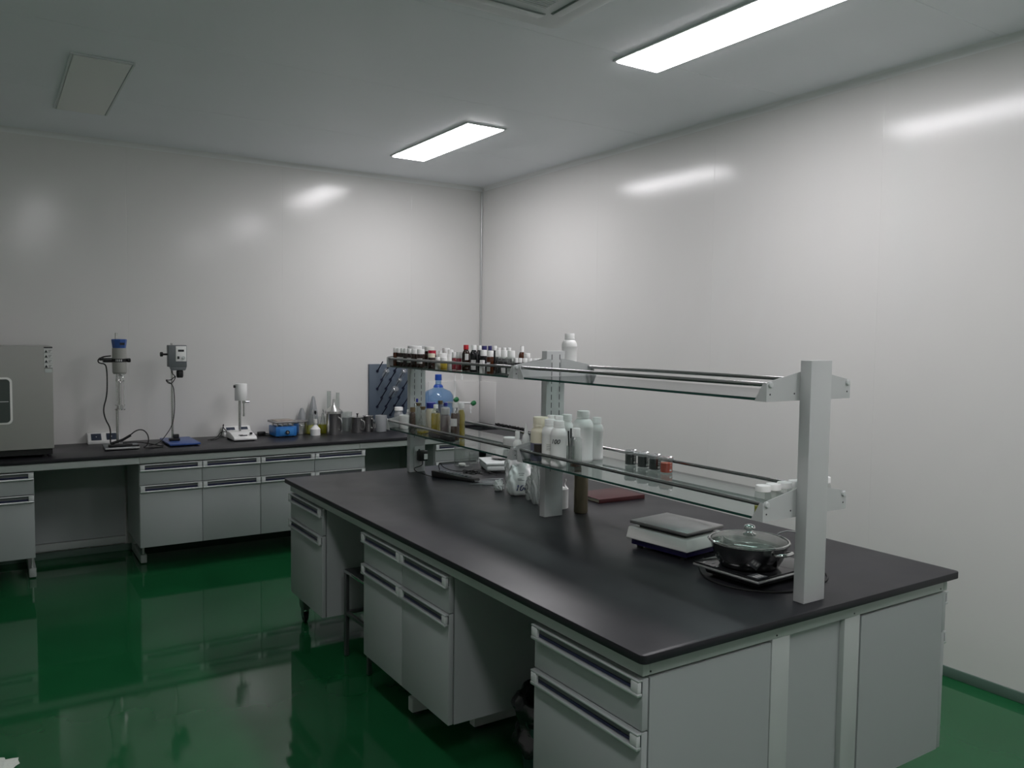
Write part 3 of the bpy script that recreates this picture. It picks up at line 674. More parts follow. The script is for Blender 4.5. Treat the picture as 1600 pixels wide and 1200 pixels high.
beaker(1041, 739, 19.5, 'film covered beaker of orange red liquid', 'orangeliq', group=gb, lev=.66)
# clear vials at the near end of the lower shelf
for i, x_ in enumerate((.606, .657, .712, .768, .910)):
    r = .0265; zt = 1.188
    bottle('clear_vial', ['clear vial with white cap nearest the front rail, at the near bracket', 'clear vial with white cap, second from the front rail at the near bracket', 'clear vial with white cap, third from the front rail at the near bracket', 'clear vial with white cap just left of the near post', 'clear vial with white cap showing right of the near post'][i], 'vial',
           (x_, .140 + .002 * i, 0), LO, zt, r * .93, style='jar', body='clear', cap='white', capf=.80, capr=.0235, liquid='lime' if i == 0 else None, lev=.3, group='clear vials by the near post')

# ---------------------------------------------------------------- things on the island top
def Z(z, u, v): return on(2, z, u, v)
# platform scale
s_ = thing('platform_scale', 'white platform scale with a steel pan and navy base, left of the pot', 'scale', (.824, .730, H), math.radians(7)); s_.scale = (1, 1, 1.14)
a_, b_ = .118, .145
MB().prism([(-a_ + .012, -b_ + .012), (a_ - .012, -b_ + .012), (a_ - .012, b_ - .012), (-a_ + .012, b_ - .012)], 2, .012, .034, bev=.003).build('base', M['navybase'], s_)
bd = MB(); bm_ = bmesh.new()
lo_ = [(-a_ - .004, -b_ - .004), (a_ + .004, -b_ - .004), (a_ + .004, b_ + .004), (-a_ - .004, b_ + .004)]; hi_ = [(-a_ + .003, -b_ + .003), (a_ - .003, -b_ + .003), (a_ - .003, b_ - .003), (-a_ + .003, b_ - .003)]
vl = [bm_.verts.new((*q, .033)) for q in lo_]; vh = [bm_.verts.new((*q, .072)) for q in hi_]
bm_.faces.new(list(reversed(vl))); bm_.faces.new(vh)
for i in range(4): bm_.faces.new((vl[i], vl[(i + 1) % 4], vh[(i + 1) % 4], vh[i]))
bmesh.ops.bevel(bm_, geom=list(bm_.edges), offset=.004, segments=3, affect='EDGES', profile=.5); bd._add(bm_, M['white2'], True, None)
bd.box(-a_ - .0025, -a_ + .002, -b_ + .02, b_ - .03, .044, .0455, M['white2'], bev=.0005)
bd.build('housing', None, s_)
MB().box(-.085, .085, -.11, .11, .0722, .082).build('pan_support', M['black'], s_)
MB().box(-.112, .112, -.138, .138, .0832, .0945, bev=.003).build('pan', M['steelflat'], s_)
for sx in (-1, 1):
    for sy in (-1, 1): MB().cyl(.013, .0005, .0118, c=(sx * .085, sy * .105, 0), n=16).build('foot', M['rubber'], s_)
# induction cooker
ck = thing('induction_cooker', 'black glass induction cooker with a silver rim under the pot', 'cooker', (.815, .335, H), math.radians(3))
MB().box(-.135, .135, -.11, .11, .008, .032, bev=.01).build('cooker_base', M['black'], ck)
MB().box(-.165, .165, -.137, .137, .0325, .0415, bev=.0035).build('rim', M['silver'], ck)
MB().box(-.162, .162, -.134, .134, .0417, .0475, bev=.0015).build('glass_top', M['cooktop'], ck)
dp = MB(); dp.box(-.155, -.105, -.128, -.085, .0477, .0481, M['darkgrey'])
for i in range(3): dp.box(-.15 + i * .014, -.141 + i * .014, -.12, -.10, .0482, .0486, M['white'])
dp.build('control_sticker', None, ck)
mk = MB()
for (x_, y_) in ((-.145, .10), (-.13, .075), (-.15, .04)): mk.box(x_ - .007, x_ + .007, y_ - .0012, y_ + .0012, .0477, .0481).box(x_ - .004, x_ + .004, y_ + .003, y_ + .005, .0477, .0481)
mk.build('printed_mark', M['cap'], ck)
for sx in (-1, 1):
    for sy in (-1, 1): MB().cyl(.013, .0005, .0078, c=(sx * .105, sy * .08, 0), n=14).build('foot', M['rubber'], ck)
ring = [Z(H + .0035, *q) for q in ((1092, 882), (1095, 895), (1106, 905), (1128, 914), (1155, 920.5), (1183, 924), (1212, 925.5), (1237, 924.5), (1262, 918), (1285, 911), (1294, 905), (1292, 897), (1283, 890), (1262, 880))]
ring = [Z(H + .0035, 1098, 872)] + ring
tag(MB().tube(ring, .0034, n=10, smooth=3).build('cooker_cord', M['rubber']), 'thin black cord looping on the worktop in front of the induction cooker', 'cord')
# the hot pot
zk = .0482 + H
pt = thing('hot_pot', 'wide steel divided pot with a glass lid on the induction cooker', 'pot', (.768, .326, zk))
R_ = .131; hp_ = .083
MB().lathe([(0, .0005), (.088, .0005), (.098, .006), (.112, .03), (.124, .062), (.128, hp_ - .002), (R_ + .004, hp_), (R_ + .004, hp_ + .0015), (.1268, hp_)], n=64, capped=False).build('pot_body', M['darksteel'], pt)
MB().lathe([(.1265, hp_), (.1225, .062), (.110, .03), (.096, .0085), (.085, .003), (0, .003)], n=64, capped=False).build('pot_lining', M['steel'], pt)  # same pot wall; its bright inside is painted as a lighter steel
dv = MB()
pts_ = []
for i in range(25):
    t_ = i / 24; yy = -.118 + .236 * t_; pts_.append((.030 * math.sin(t_ * 2 * PI), yy))
for (p0, p1) in zip(pts_, pts_[1:]):
    dv.quad([(p0[0], p0[1], .01), (p1[0], p1[1], .01), (p1[0], p1[1], .076), (p0[0], p0[1], .076)])
    dv.tube([(p0[0], p0[1], .076), (p1[0], p1[1], .076)], .0018, n=6)
dv.build('divider', M['steel'], pt)
MB().lathe([(R_ - .004, hp_ + .002), (R_ - .006, hp_ + .005), (.10, hp_ + .013), (.06, hp_ + .020), (.02, hp_ + .023), (0, hp_ + .023)], n=64, capped=False).build('glass_lid', M['clear'], pt, sharp=180)
rm = MB(); rm.tube([(math.cos(a * 2 * PI / 64) * (R_ - .001), math.sin(a * 2 * PI / 64) * (R_ - .001), hp_ + .0045) for a in range(64)], .0027, n=10, closed=True); rm.build('lid_rim', M['chrome'], pt)
MB().lathe([(0, hp_ + .0235), (.021, hp_ + .0235), (.022, hp_ + .026), (.012, hp_ + .029), (.010, hp_ + .036), (.017, hp_ + .040), (.0195, hp_ + .046), (.017, hp_ + .053), (.008, hp_ + .057), (0, hp_ + .0575)], n=32, capped=False).build('lid_knob', M['chrome'], pt, sharp=70)
d_ = Z(.935, 1220, 866) - Vector((.768, .326, .935)); ang = math.atan2(d_.y, d_.x)
for a in (ang, ang + PI):
    hm = Matrix.Rotation(a, 4, 'Z')
    MB().tube([(.124, -.034, .064), (.136, -.034, .066), (.152, -.026, .068), (.156, 0, .069), (.152, .026, .068), (.136, .034, .066), (.124, .034, .064)], lambda t: .0045 + .0018 * math.sin(t * PI), n=12, smooth=2, mtx=hm).build('pot_handle', M['chrome'], pt)
# white wire stand behind the near post
tag(MB().tube([(1.03, .30, H + .012), (1.03, .30, H + .118), (1.03, .36, H + .13), (1.03, .43, H + .10), (1.02, .47, H + .004)], .0022, n=8, smooth=1).build('bent_wire', M['cap']), 'thin pale bent wire standing behind the near rack post', 'wire')
# notebook
A_ = Z(H + .021, 936, 780.5); B_ = Z(H + .021, 1007, 772.5); ex = (B_ - A_); Ln = ex.length; an = math.atan2(ex.y, ex.x)
nb = thing('notebook', 'closed maroon hardcover notebook lying right of the bronze tumbler', 'notebook', (A_.x, A_.y, H), an)
Wn = .215
MB().box(0, Ln, 0, Wn, .0006, .0036, bev=.0008).box(0, Ln, 0, Wn, .0176, .021, bev=.0008).box(-.0, Ln, -.0025, .001, .0006, .021, bev=.001).build('cover', M['maroon'], nb)
MB().box(.003, Ln - .003, .0015, Wn - .003, .0038, .0174).build('pages', M['pages'], nb)
# bronze tumbler and paper roll
Pc = Z(H, 906.5, 802); rc = depth(Pc) * 11 / FPX
tb = thing('tumbler', 'tall bronze metal tumbler standing right of the middle rack post', 'tumbler', (Pc.x + .012, Pc.y + .012, H + .0005))
MB().lathe([(rc - .003, 0), (rc - .001, .003), (rc, .006), (rc, .226), (rc - .002, .228), (rc - .003, .226), (rc - .003, .01), (0, .01)], n=36, capped=False).build('tumbler_body', M['bronze'], tb)
pr_ = thing('paper_roll', 'white paper roll with a loose torn end, half hidden behind the middle rack post', 'paper roll', (.888, 1.59, H + .0005))
MB().lathe([(.018, 0), (.050, 0), (.050, .092), (.018, .092), (.018, 0)], n=36, capped=False).build('roll', M['paper'], pr_)
fl = MB()
for i in range(6):
    t0, t1 = i / 6, (i + 1) / 6
    fl.quad([(.045 - .02 * t0, -.02 + .012 * math.sin(t0 * 5), .092 + .05 * t0), (.045 - .02 * t1, -.02 + .012 * math.sin(t1 * 5), .092 + .05 * t1), (.028 - .02 * t1, -.035 + .012 * math.sin(t1 * 5), .092 + .05 * t1), (.028 - .02 * t0, -.035 + .012 * math.sin(t0 * 5), .092 + .05 * t0)])
fl.build('loose_end', M['paper'], pr_)
# bags of powder
def bag(name, label, P, w_, h_, t__, rz, m, seed, taper=.55, lean=.0, wob=1.0, nseg=22, tips=False):
    rnd = random.Random(seed); ph = [rnd.uniform(0, 6) for _ in range(8)]
    b = bmesh.new(); bmesh.ops.create_uvsphere(b, u_segments=nseg * 2, v_segments=nseg, radius=1)
    for v in b.verts:
        x, y, z = v.co; k = (z + 1) / 2
        sx = math.copysign(abs(x) ** .6, x); sy = math.copysign(abs(y) ** .8, y)
        th = t__ * (1 - (1 - taper) * k) * (1 - .75 * k ** 4); wd = w_ * (1 - .12 * k + .08 * math.sin(k * 5 + ph[0]))
        nx = sx * wd / 2 + wob * .004 * math.sin(z * 9 + y * 7 + ph[1]); ny = sy * th / 2 + lean * k * h_
        c = wob * (.0045 * math.sin(x * 11 + z * 6 + ph[2]) + .003 * math.sin(x * 19 - z * 14 + ph[3]) + .0022 * math.sin(x * 31 + z * 27 + ph[4]))
        if k < .22 and tips: nx *= 1 + .32 * (1 - k / .22) ** 2; ny *= 1 - .5 * (abs(x) > .75)
        v.co = Vector((nx, ny + c * (1 if y > 0 else -1), max(0, k * h_ - .004) + (.004 * math.sin(x * 8 + ph[5]) * k)))
    mb = MB(); mb._add(b, m, True, None); t = thing(name, label, 'bag', (P[0], P[1], H + .0005), rz); mb.build('bag_film', None, t, sharp=180); return t
bA = bag('powder_bag', 'full clear bag of white powder with blue handwriting, left of the middle post', (.905, 1.925), .175, .165, .088, -.52, M['powder'], 3, lean=.10, tips=True)
from mathutils.bvhtree import BVHTree
def cling(ob, src, off=.0006):
    """lay a flat drawing (its x, z used) onto the -y side of a bag"""
    me = src.data; tr = BVHTree.FromPolygons([v.co for v in me.vertices], [p.vertices[:] for p in me.polygons])
    bm = bmesh.new(); bm.from_mesh(ob.data); bmesh.ops.subdivide_edges(bm, edges=[e for e in bm.edges if e.calc_length() > .006], cuts=2)
    for v in bm.verts:
        h_ = tr.ray_cast(Vector((v.co.x, -.5, v.co.z)), Vector((0, 1, 0)))[0]
        if h_: v.co.y = h_.y - off
    bm.to_mesh(ob.data); bm.free()
fb_ = [c for c in bA.children][0]
cling(writing('100', .044, bA, Matrix.Translation((-.006, 0, .040)) @ Matrix.Rotation(PI / 2, 4, 'X'), M['blueink']), fb_)
ln = MB()
for i, (w_, zz) in enumerate(((.030, .112), (.022, .104), (.040, .086), (.036, .079))): ln.quad([(-.005 - w_ / 2, 0, zz), (-.005 + w_ / 2, 0, zz), (-.005 + w_ / 2, 0, zz + .0022), (-.005 - w_ / 2, 0, zz + .0022)])
cling(ln.build('printed_line', M['ink'], bA), fb_)
bag('powder_bag', 'tall crumpled clear bag behind the bag with blue handwriting', (.985, 2.05), .20, .225, .05, -.45, M['bag'], 9, taper=.3, lean=.05, wob=1.5)
bag('powder_bag', 'small knotted white bag left of the bag with blue handwriting', (.862, 2.085), .055, .062, .045, .2, M['powder'], 5, taper=.5)
bag('clear_bag', 'narrow folded empty clear bag leaning beside the middle rack post', (.832, 1.70), .045, .205, .03, -.5, M['bag'], 12, taper=.5, lean=.1, wob=.9)
bag('clear_bag', 'thin twisted clear bag between the powder bag and the folded bag', (.868, 1.80), .038, .125, .03, -.4, M['bag'], 15, taper=.7, lean=.1, wob=1.2)
# pipettes
for i, (q0, q1) in enumerate((((734, 756), (783, 757)), ((738, 752), (785, 752)), ((742, 749.5), (786, 748.5)), ((746, 754.5), (782, 754)))):
    a = Z(H + .005, *q0); b = Z(H + .005, *q1)
    o = MB().tube([a, a.lerp(b, .3), a.lerp(b, .5), b], lambda t: .0013 if t < .25 else (.0026 if t < .45 else .0048), n=10).build('pipette', M['frost'])
    tag(o, ['milky plastic pipette lying nearest the camera, beside the black power strip', 'second milky plastic pipette, crossing over the nearest one', 'milky plastic pipette lying furthest back, beside the balance', 'short milky pipette between the longer ones'][i], 'pipette', 'plastic pipettes on the island')
# balance
bl = thing('laboratory_balance', 'pale plastic balance with a round pan behind the powder bags', 'balance', (1.225, 2.665, H), math.radians(-20))
MB().box(-.10, .10, -.125, .125, .010, .046, bev=.012, seg=3).build('housing', M['balance'], bl)
MB().box(-.104, .104, -.129, .129, .046, .060, bev=.005, seg=2).build('upper_housing', M['balance'], bl)
MB().cyl(.062, .070, .0745, n=40, c=(.02, .03, 0), bev=.001).cyl(.02, .0605, .0698, n=16, c=(.02, .03, 0)).build('pan', M['steelflat'], bl)
MB().cyl(.016, -.05, .0, n=20, bev=.004, mtx=Matrix.Translation((-.075, -.118, .036)) @ Matrix.Rotation(PI / 2 + .1, 4, 'X')).build('knob', M['white'], bl)
for sx in (-1, 1):
    for sy in (-1, 1): MB().cyl(.011, .0005, .0098, c=(sx * .078, sy * .10, 0), n=12).build('foot', M['rubber'], bl)
wb = thing('white_box', 'small white lidded box standing behind the balance at the far end of the island', 'box', (1.385, 2.90, H), -.15)
MB().box(-.048, .048, -.035, .035, .0005, .062, bev=.003).build('box_body', M['white2'], wb); MB().box(-.052, .052, -.039, .039, .0625, .088, bev=.004).build('box_lid', M['white'], wb)
# glass beaker and small one
Pb = Z(H, 720, 730); t_ = thing('glass_beaker', 'empty tall glass beaker in front of the far rack post', 'beaker', (Pb.x + .02, Pb.y + .02, H + .0005))
MB().lathe([(.047, 0), (.050, .004), (.050, .118), (.053, .121), (.0505, .121), (.0485, .117), (.0485, .006), (.02, .004), (0, .004)], n=36, capped=False).build('glass_wall', M['clear'], t_)
MB().cyl(.022, .0045, .020, n=20, bev=.003).build('white_lump', M['white2'], t_)
Pb = Z(H, 739, 725); t_ = thing('glass_beaker', 'small glass beaker right of the tall empty beaker', 'beaker', (Pb.x + .01, Pb.y + .01, H + .0005))
MB().lathe([(.028, 0), (.030, .004), (.030, .062), (.032, .064), (.030, .064), (.0285, .06), (.0285, .005), (0, .004)], n=32, capped=False).build('glass_wall', M['clear'], t_)
# socket plate on the far post, adapter, power strip, cord
sp = thing('socket_plate', 'grey socket plate fixed low on the far rack post', 'socket', (.762, 2.8288, .915))
MB().box(-.032, .032, -.006, 0, -.075, .062, bev=.002).build('plate', M['rackpaint'], sp); MB().box(-.006, .006, -.0064, -.006, .030, .044).build('socket_hole', M['ink'], sp)
adp = thing('plug_adapter', 'black plug adapter with a white sticker on the far rack post', 'adapter', (.772, 2.822, .925))
MB().box(-.028, .028, -.046, -.0005, -.032, .028, bev=.006).build('adapter_body', M['black'], adp); MB().box(.0, .022, -.0466, -.0461, -.022, .010).build('sticker', M['paper'], adp)
tag(MB().tube([(.772, 2.80, .892), (.772, 2.795, .868), (.745, 2.79, .86), (.705, 2.78, .856), (.70, 2.74, .84), (.735, 2.66, H + .005), (.745, 2.62, H + .004)], .0025, n=8, smooth=2).build('adapter_cord', M['rubber']), 'thin black cord hanging from the plug adapter down to the worktop', 'cord')
ps = thing('power_strip', 'black power strip with coiled black cord left of the pipettes', 'power strip', (.833, 2.50, H), math.radians(-62))
MB().prism([(-.145, .0006), (.145, .0006), (.140, .018), (-.148, .040)], 1, -.03, .03, bev=.003).build('strip_body', M['black'], ps)
bt = MB()
for i in range(9): bt.box(-.11 + i * .024, -.096 + i * .024, -.018, .018, .0385 - i * .002, .0415 - i * .002, bev=.001)
bt.build('key', M['darkgrey'], ps)
co = []
for i in range(60):
    t_ = i / 59; a = t_ * 2 * PI * 3; co.append((.10 + .055 * math.cos(a) + .01 * math.sin(a * 2.3), .022 + .03 * math.sin(a), .045 + .006 * math.sin(a * 1.7)))
cb = MB(); cb.tube(co, .0025, n=8); cb.tube([(-.11, 0, .042), (-.12, .0, .075), (-.105, .005, .085), (-.095, .005, .06), (-.03, .01, .044), (.04, .015, .045)], .0025, n=8, smooth=2)
cb.tube([(.10, .05, .045), (.05, .09, .05), (.10, .16, .035), (.16, .20, .01)], .0025, n=8, smooth=2); cb.build('coiled_cord', M['rubber'], ps)

# ---------------------------------------------------------------- back bench equipment
# oven at the left edge
ov = thing('laboratory_oven', 'warm grey enamelled oven with a rounded window, standing at the left end of the bench', 'oven', (-1.40, 4.45, H))
MB().box(-.36, .36, .022, .52, .055, .715, bev=.006).build('casing', M['oven'], ov)
dw = MB(); dw.box(-.36, .36, 0, .020, .058, .715, bev=.005); od = dw.build('door', M['oven'], ov)
def rrect(cx_, cz_, hw, hh, r, n=6):
    q = []
    for a, b, s in ((hw - r, hh - r, 0), (-hw + r, hh - r, 1), (-hw + r, -hh + r, 2), (hw - r, -hh + r, 3)):
        for i in range(n + 1): t = s * PI / 2 + i * PI / 2 / n; q.append((cx_ + a + r * math.cos(t), cz_ + b + r * math.sin(t)))
    return q
cxo, czo, hwo, hho = -.035, .372, .158, .136
MB().prism(rrect(cxo, czo, hwo + .012, hho + .012, .03), 1, -.006, -.0004, bev=.002).build('window_gasket', M['white2'], od)
MB().prism(rrect(cxo, czo, hwo, hho, .022), 1, -.008, -.0062).build('window_pane', mat('dark_window_glass', (.06, .075, .07), .12), od)  # opaque pane, the unlit oven inside is put into its colour
MB().box(cxo - hwo + .01, cxo + hwo - .008, -.0086, -.0082, czo - .006, czo - .002).build('shelf_line', M['cap'], od)
MB().box(-.34, .352, .03, .50, .018, .054).build('plinth', M['black'], ov)
for sx in (-1, 1):
    for sy in (.06, .46): MB().cyl(.018, .0005, .0178, c=(sx * .31, sy, 0), n=16).build('foot', M['rubber'], ov)
stk = thing('warning_sticker', 'strip of four black triangle warning signs on the oven door', 'sticker', (-1.064, 4.4496, 1.455))
s1 = MB(); s1.box(-.024, .024, -.0012, -.0004, -.055, .078, M['paper']); s1.box(-.024, .024, -.0016, -.0013, .070, .078, M['ink'])
for i in range(4):
    zz = .050 - i * .032
    s1.prism([(-.021, zz - .008), (-.003, zz - .008), (-.012, zz + .010)], 1, -.0018, -.0013, M['ink'])
    for j in range(3): s1.box(.001, .019 - .004 * j, -.0016, -.0013, zz + .006 - j * .006, zz + .008 - j * .006, M['ink'])
    s1.box(-.024, .024, -.0016, -.0013, zz - .0125, zz - .0115, M['ink'])
s1.build('sign_sheet', None, stk)
MB().box(-.020, .020, -.0012, -.0004, -.085, -.062).build('small_label', M['cap'], stk)
# double socket boxes at the wall
def socket_box(x, label):
    t = thing('socket_box', label, 'socket box', (x, 5.04, H), 0, 'double socket boxes on the wall bench')
    MB().prism([(-.035, .0006), (.06, .0006), (.06, .075), (.02, .075), (-.035, .02)], 0, -.105, .105, bev=.003).build('box_shell', M['white'], t)
    n = Vector((0, -.707, .707))
    for sx in (-.05, .05):
        mt = Matrix.Translation((sx, -.0095, .0488)) @ Matrix.Rotation(math.radians(45), 4, 'X')
        c_ = MB().box(-.033, .033, -.030, .030, -.0005, .002, bev=.001, mtx=mt).build('socket_cover', M['screen'], t)
        MB().cyl(.003, .0021, .0026, n=10, mtx=mt).build('lens', M['white'], c_)
socket_box(-.69, 'white sloping double socket box behind the blue headed homogeniser')
socket_box(.26, 'white sloping double socket box behind the short white homogeniser')
# tall homogeniser, blue head
hx, hy = -.618, 4.72
hg = thing('homogeniser', 'tall homogeniser with beige motor and blue head on a dark base', 'homogeniser', (hx, hy, H))
MB().prism([(-.115, -.13), (.105, -.13), (.115, .11), (-.105, .11)], 2, .006, .022, bev=.004).build('base_plate', M['darkgrey'], hg)
MB().box(-.112, .104, -.134, -.1305, .0075, .0195, bev=.001).build('base_edge', M['silver'], hg)
MB().cyl(.009, .0225, .806, n=16, c=(-.012, .055, 0)).build('stand_rod', M['steel'], hg)
MB().lathe([(.046, .532), (.046, .700)], n=36).lathe([(.040, .520), (.046, .532)], n=36).build('motor', M['oven'], hg)
MB().lathe([(.043, .7003), (.050, .757), (.046, .762)], n=8).build('motor_head', M['bluehead'], hg)
MB().box(-.002, .028, -.0500, -.044, .722, .738).build('display', M['ink'], hg)
bd_ = MB(); bd_.lathe([(.0468, .603), (.0468, .627)], M['black'], n=36)
for i in range(4): bd_.lathe([(.0474, .608), (.0474, .622)], M['cap'], n=3, a0=-2.2 + i * .24, a1=-2.06 + i * .24, capped=False)
bd_.build('name_band', None, hg)
MB().cyl(.014, 0, .022, n=18, bev=.002, mtx=Matrix.Translation((.047, -.012, .615)) @ Matrix.Rotation(PI / 2, 4, 'Y')).build('clamp_knob', M['black'], hg)
MB().box(-.10, -.040, -.005, .062, .600, .630, bev=.003).box(-.125, -.098, .0, .03, .613, .634, bev=.003).build('clamp', M['black'], hg)
for a in (-2.6, -.5, 1.2): MB().cyl(.003, .285, .520, n=8, c=(.030 * math.cos(a), .030 * math.sin(a), 0)).build('guide_rod', M['chrome'], hg)
MB().cyl(.009, .29, .519, n=14).build('shaft', M['steel'], hg)
MB().cyl(.036, .268, .276, n=28).cyl(.034, .300, .306, n=28).cyl(.022, .2762, .2998, n=20).build('rotor_head', M['chrome'], hg)
MB().tube([(0, -.02, .515), (.018, -.035, .50), (.018, -.035, .47), (0, -.03, .46), (-.012, -.03, .48), (-.005, -.02, .51)], .003, n=8, smooth=2).build('lifting_ring', M['chrome'], hg)
MB().tube([(-.05, .03, .645), (-.10, .02, .64), (-.135, .01, .62), (-.13, 0, .595), (-.09, -.01, .592), (-.082, -.02, .55), (-.082, -.03, .44), (-.088, -.03, .36), (-.112, -.04, .28), (-.10, -.05, .21), (-.070, -.06, .15), (-.072, -.07, .08), (-.075, -.09, .035), (-.03, -.10, .026), (.10, -.13, .028)], .0045, n=10, smooth=3).build('power_cord', M['rubber'], hg)
pg = thing('plug_bundle', 'black cable bundle and plug lying on the dark base of the tall homogeniser', 'cable', (hx, hy, H))
MB().box(-.09, .06, -.125, -.085, .0225, .042, bev=.005).build('cable_tray', M['black'], pg)
MB().tube([(-.07, -.10, .047), (.00, -.11, .07), (.05, -.115, .10)], .009, n=10).tube([(-.06, -.10, .05), (.03, -.11, .085), (.09, -.10, .135), (.14, -.09, .13), (.17, -.09, .08), (.16, -.10, .02), (.12, -.13, .01), (.18, -.12, .004), (.26, -.10, .004)], .004, n=8, smooth=3) \
    .tube([(.00, -.11, .048), (.08, -.10, .05), (.16, -.09, .035), (.24, -.06, .01), (.27, -.05, .006)], .004, n=8, smooth=2).build('looped_cable', M['rubber'], pg)
# overhead stirrer on blue plate
sx_, sy_ = -.262, 4.80
so = thing('overhead_stirrer', 'overhead stirrer with grey motor box on a blue base plate', 'stirrer', (sx_, sy_, H))
MB().box(-.055, .155, -.20, .20, .008, .022, bev=.004).build('base_plate', M['blueplate'], so)
for a in (-.03, .13):
    for b in (-.17, .17): MB().cyl(.011, .0005, .0078, c=(a, b, 0), n=12).build('foot', M['rubber'], so)
MB().cyl(.008, .0225, .735, n=16).build('stand_rod', M['steel'], so)
MB().box(-.025, .045, -.035, .02, .0225, .04, bev=.003).box(.005, .04, -.03, .0, .0405, .07, bev=.004).build('rod_clamp', M['black'], so)
MB().prism([(-.036, .565), (.088, .565), (.088, .722), (-.036, .722)], 1, -.085, -.010, bev=.004).prism([(-.012, .540), (.078, .540), (.088, .5645), (-.02, .5645)], 1, -.083, -.015, bev=.003).build('motor_box', M['darkgrey'], so)
fp = MB(); fp.box(.012, .084, -.0885, -.0855, .605, .715, bev=.002); f_ = fp.build('control_panel', M['white'], so)
MB().box(.027, .068, -.0895, -.0887, .675, .690).build('display', M['ink'], f_)
MB().cyl(.011, 0, .012, n=18, bev=.002, mtx=Matrix.Translation((.064, -.0887, .632)) @ Matrix.Rotation(PI / 2, 4, 'X')).build('speed_knob', M['cap'], f_)
MB().box(.022, .036, -.0915, -.0887, .622, .642, bev=.001).build('switch', M['ink'], f_)
MB().cyl(.007, 0, .045, n=12, mtx=Matrix.Translation((-.036, -.04, .655)) @ Matrix.Rotation(-PI / 2, 4, 'Y')).cyl(.017, .0, .02, n=8, bev=.003, mtx=Matrix.Translation((-.066, -.04, .655)) @ Matrix.Rotation(-PI / 2, 4, 'Y')).build('clamp_knob', M['black'], so)
MB().lathe([(.020, .539), (.024, .532), (.024, .497), (.020, .486), (0, .486)], n=20, c=(.045, -.05, 0), capped=False).build('chuck', M['black'], so)
cl = []
for i in range(50):
    t_ = i / 49; a = t_ * 2 * PI * 2.5; cl.append((-.012 + .032 * math.cos(a), -.022 + .008 * math.sin(a), .468 + .018 * math.sin(a + .8) + .012 * math.cos(a * 2)))
cm = MB(); cm.tube([(-.01, -.02, .565), (-.006, -.02, .52), cl[0]], .003, n=8, smooth=2).tube(cl, .003, n=8).tube([cl[-1], (.005, -.02, .43), (.012, -.018, .36), (.014, -.018, .25), (-.002, -.02, .14), (-.06, -.05, .06), (-.11, -.07, .012), (-.17, -.06, .006)], .003, n=8, smooth=3)
cm.build('power_cord', M['rubber'], so)
# short white homogeniser
ex_, ey_ = .235, 4.82
em = thing('small_homogeniser', 'short white homogeniser with cylinder motor on a white control base', 'homogeniser', (ex_, ey_, H))
eb = MB(); eb.prism([(-.13, .008), (.12, .008), (.12, .062), (.0, .058), (-.115, .035), (-.13, .022)], 0, -.085, .085, bev=.005); e_ = eb.build('control_base', M['white'], em)
MB().box(-.04, .015, -.1215, -.1195, .040, .047).build('display', M['ink'], e_)
MB().box(-.045, -.012, -.101, -.098, .0425, .0475, bev=.001, mtx=None).build('display_frame', M['ink'], e_)
MB().cyl(.011, 0, .014, n=16, bev=.002, mtx=Matrix.Translation((.052, -.085, .046))).build('speed_knob', M['ink'], e_)
for a in (-.07, .07):
    for b in (-.10, .10): MB().cyl(.010, .0005, .0078, c=(a, b, 0), n=12).build('foot', M['rubber'], em)
MB().cyl(.010, .0625, .33, n=16, c=(-.002, .03, 0)).build('stand_rod', M['steel'], em)
MB().lathe([(.043, .300), (.0455, .304), (.0455, .424), (.043, .428)], n=36).build('motor', M['white'], em)
MB().cyl(.011, 0, .012, n=14, mtx=Matrix.Translation((-.044, -.01, .408)) @ Matrix.Rotation(-PI / 2, 4, 'Y')).build('side_knob', M['ink'], em)
MB().cyl(.012, .278, .2995, n=16, c=(.018, -.01, 0)).cyl(.006, .18, .2775, n=12, c=(.018, -.01, 0)).cyl(.007, .178, .20, n=12, c=(.018, -.01, 0)).build('shaft', M['steel'], em)
MB().cyl(.008, 0, .03, n=12, mtx=Matrix.Translation((.03, -.01, .29)) @ Matrix.Rotation(PI / 2, 4, 'Y')).build('clamp_screw', M['chrome'], em)
MB().tube([(-.08, .10, .05), (-.11, .12, .09), (-.10, .11, .12), (-.13, .08, .03), (-.16, .04, .006), (-.22, .02, .005)], .0035, n=8, smooth=2).tube([(-.08, .09, .05), (-.125, .10, .06), (-.17, .06, .01), (-.24, .03, .005)], .003, n=8, smooth=2).build('power_cord', M['rubber'], em)
pl2 = thing('black_plug', 'black plug with short cord between the short homogeniser and the hot plate', 'plug', (.44, 5.0, H))
MB().box(-.03, .03, -.02, .02, .0006, .03, bev=.006).build('plug_body', M['black'], pl2); MB().tube([(.03, 0, .015), (.06, -.02, .01), (.10, -.03, .005), (.07, -.06, .005), (.0, -.05, .005)], .004, n=8, smooth=2).build('plug_cord', M['rubber'], pl2)
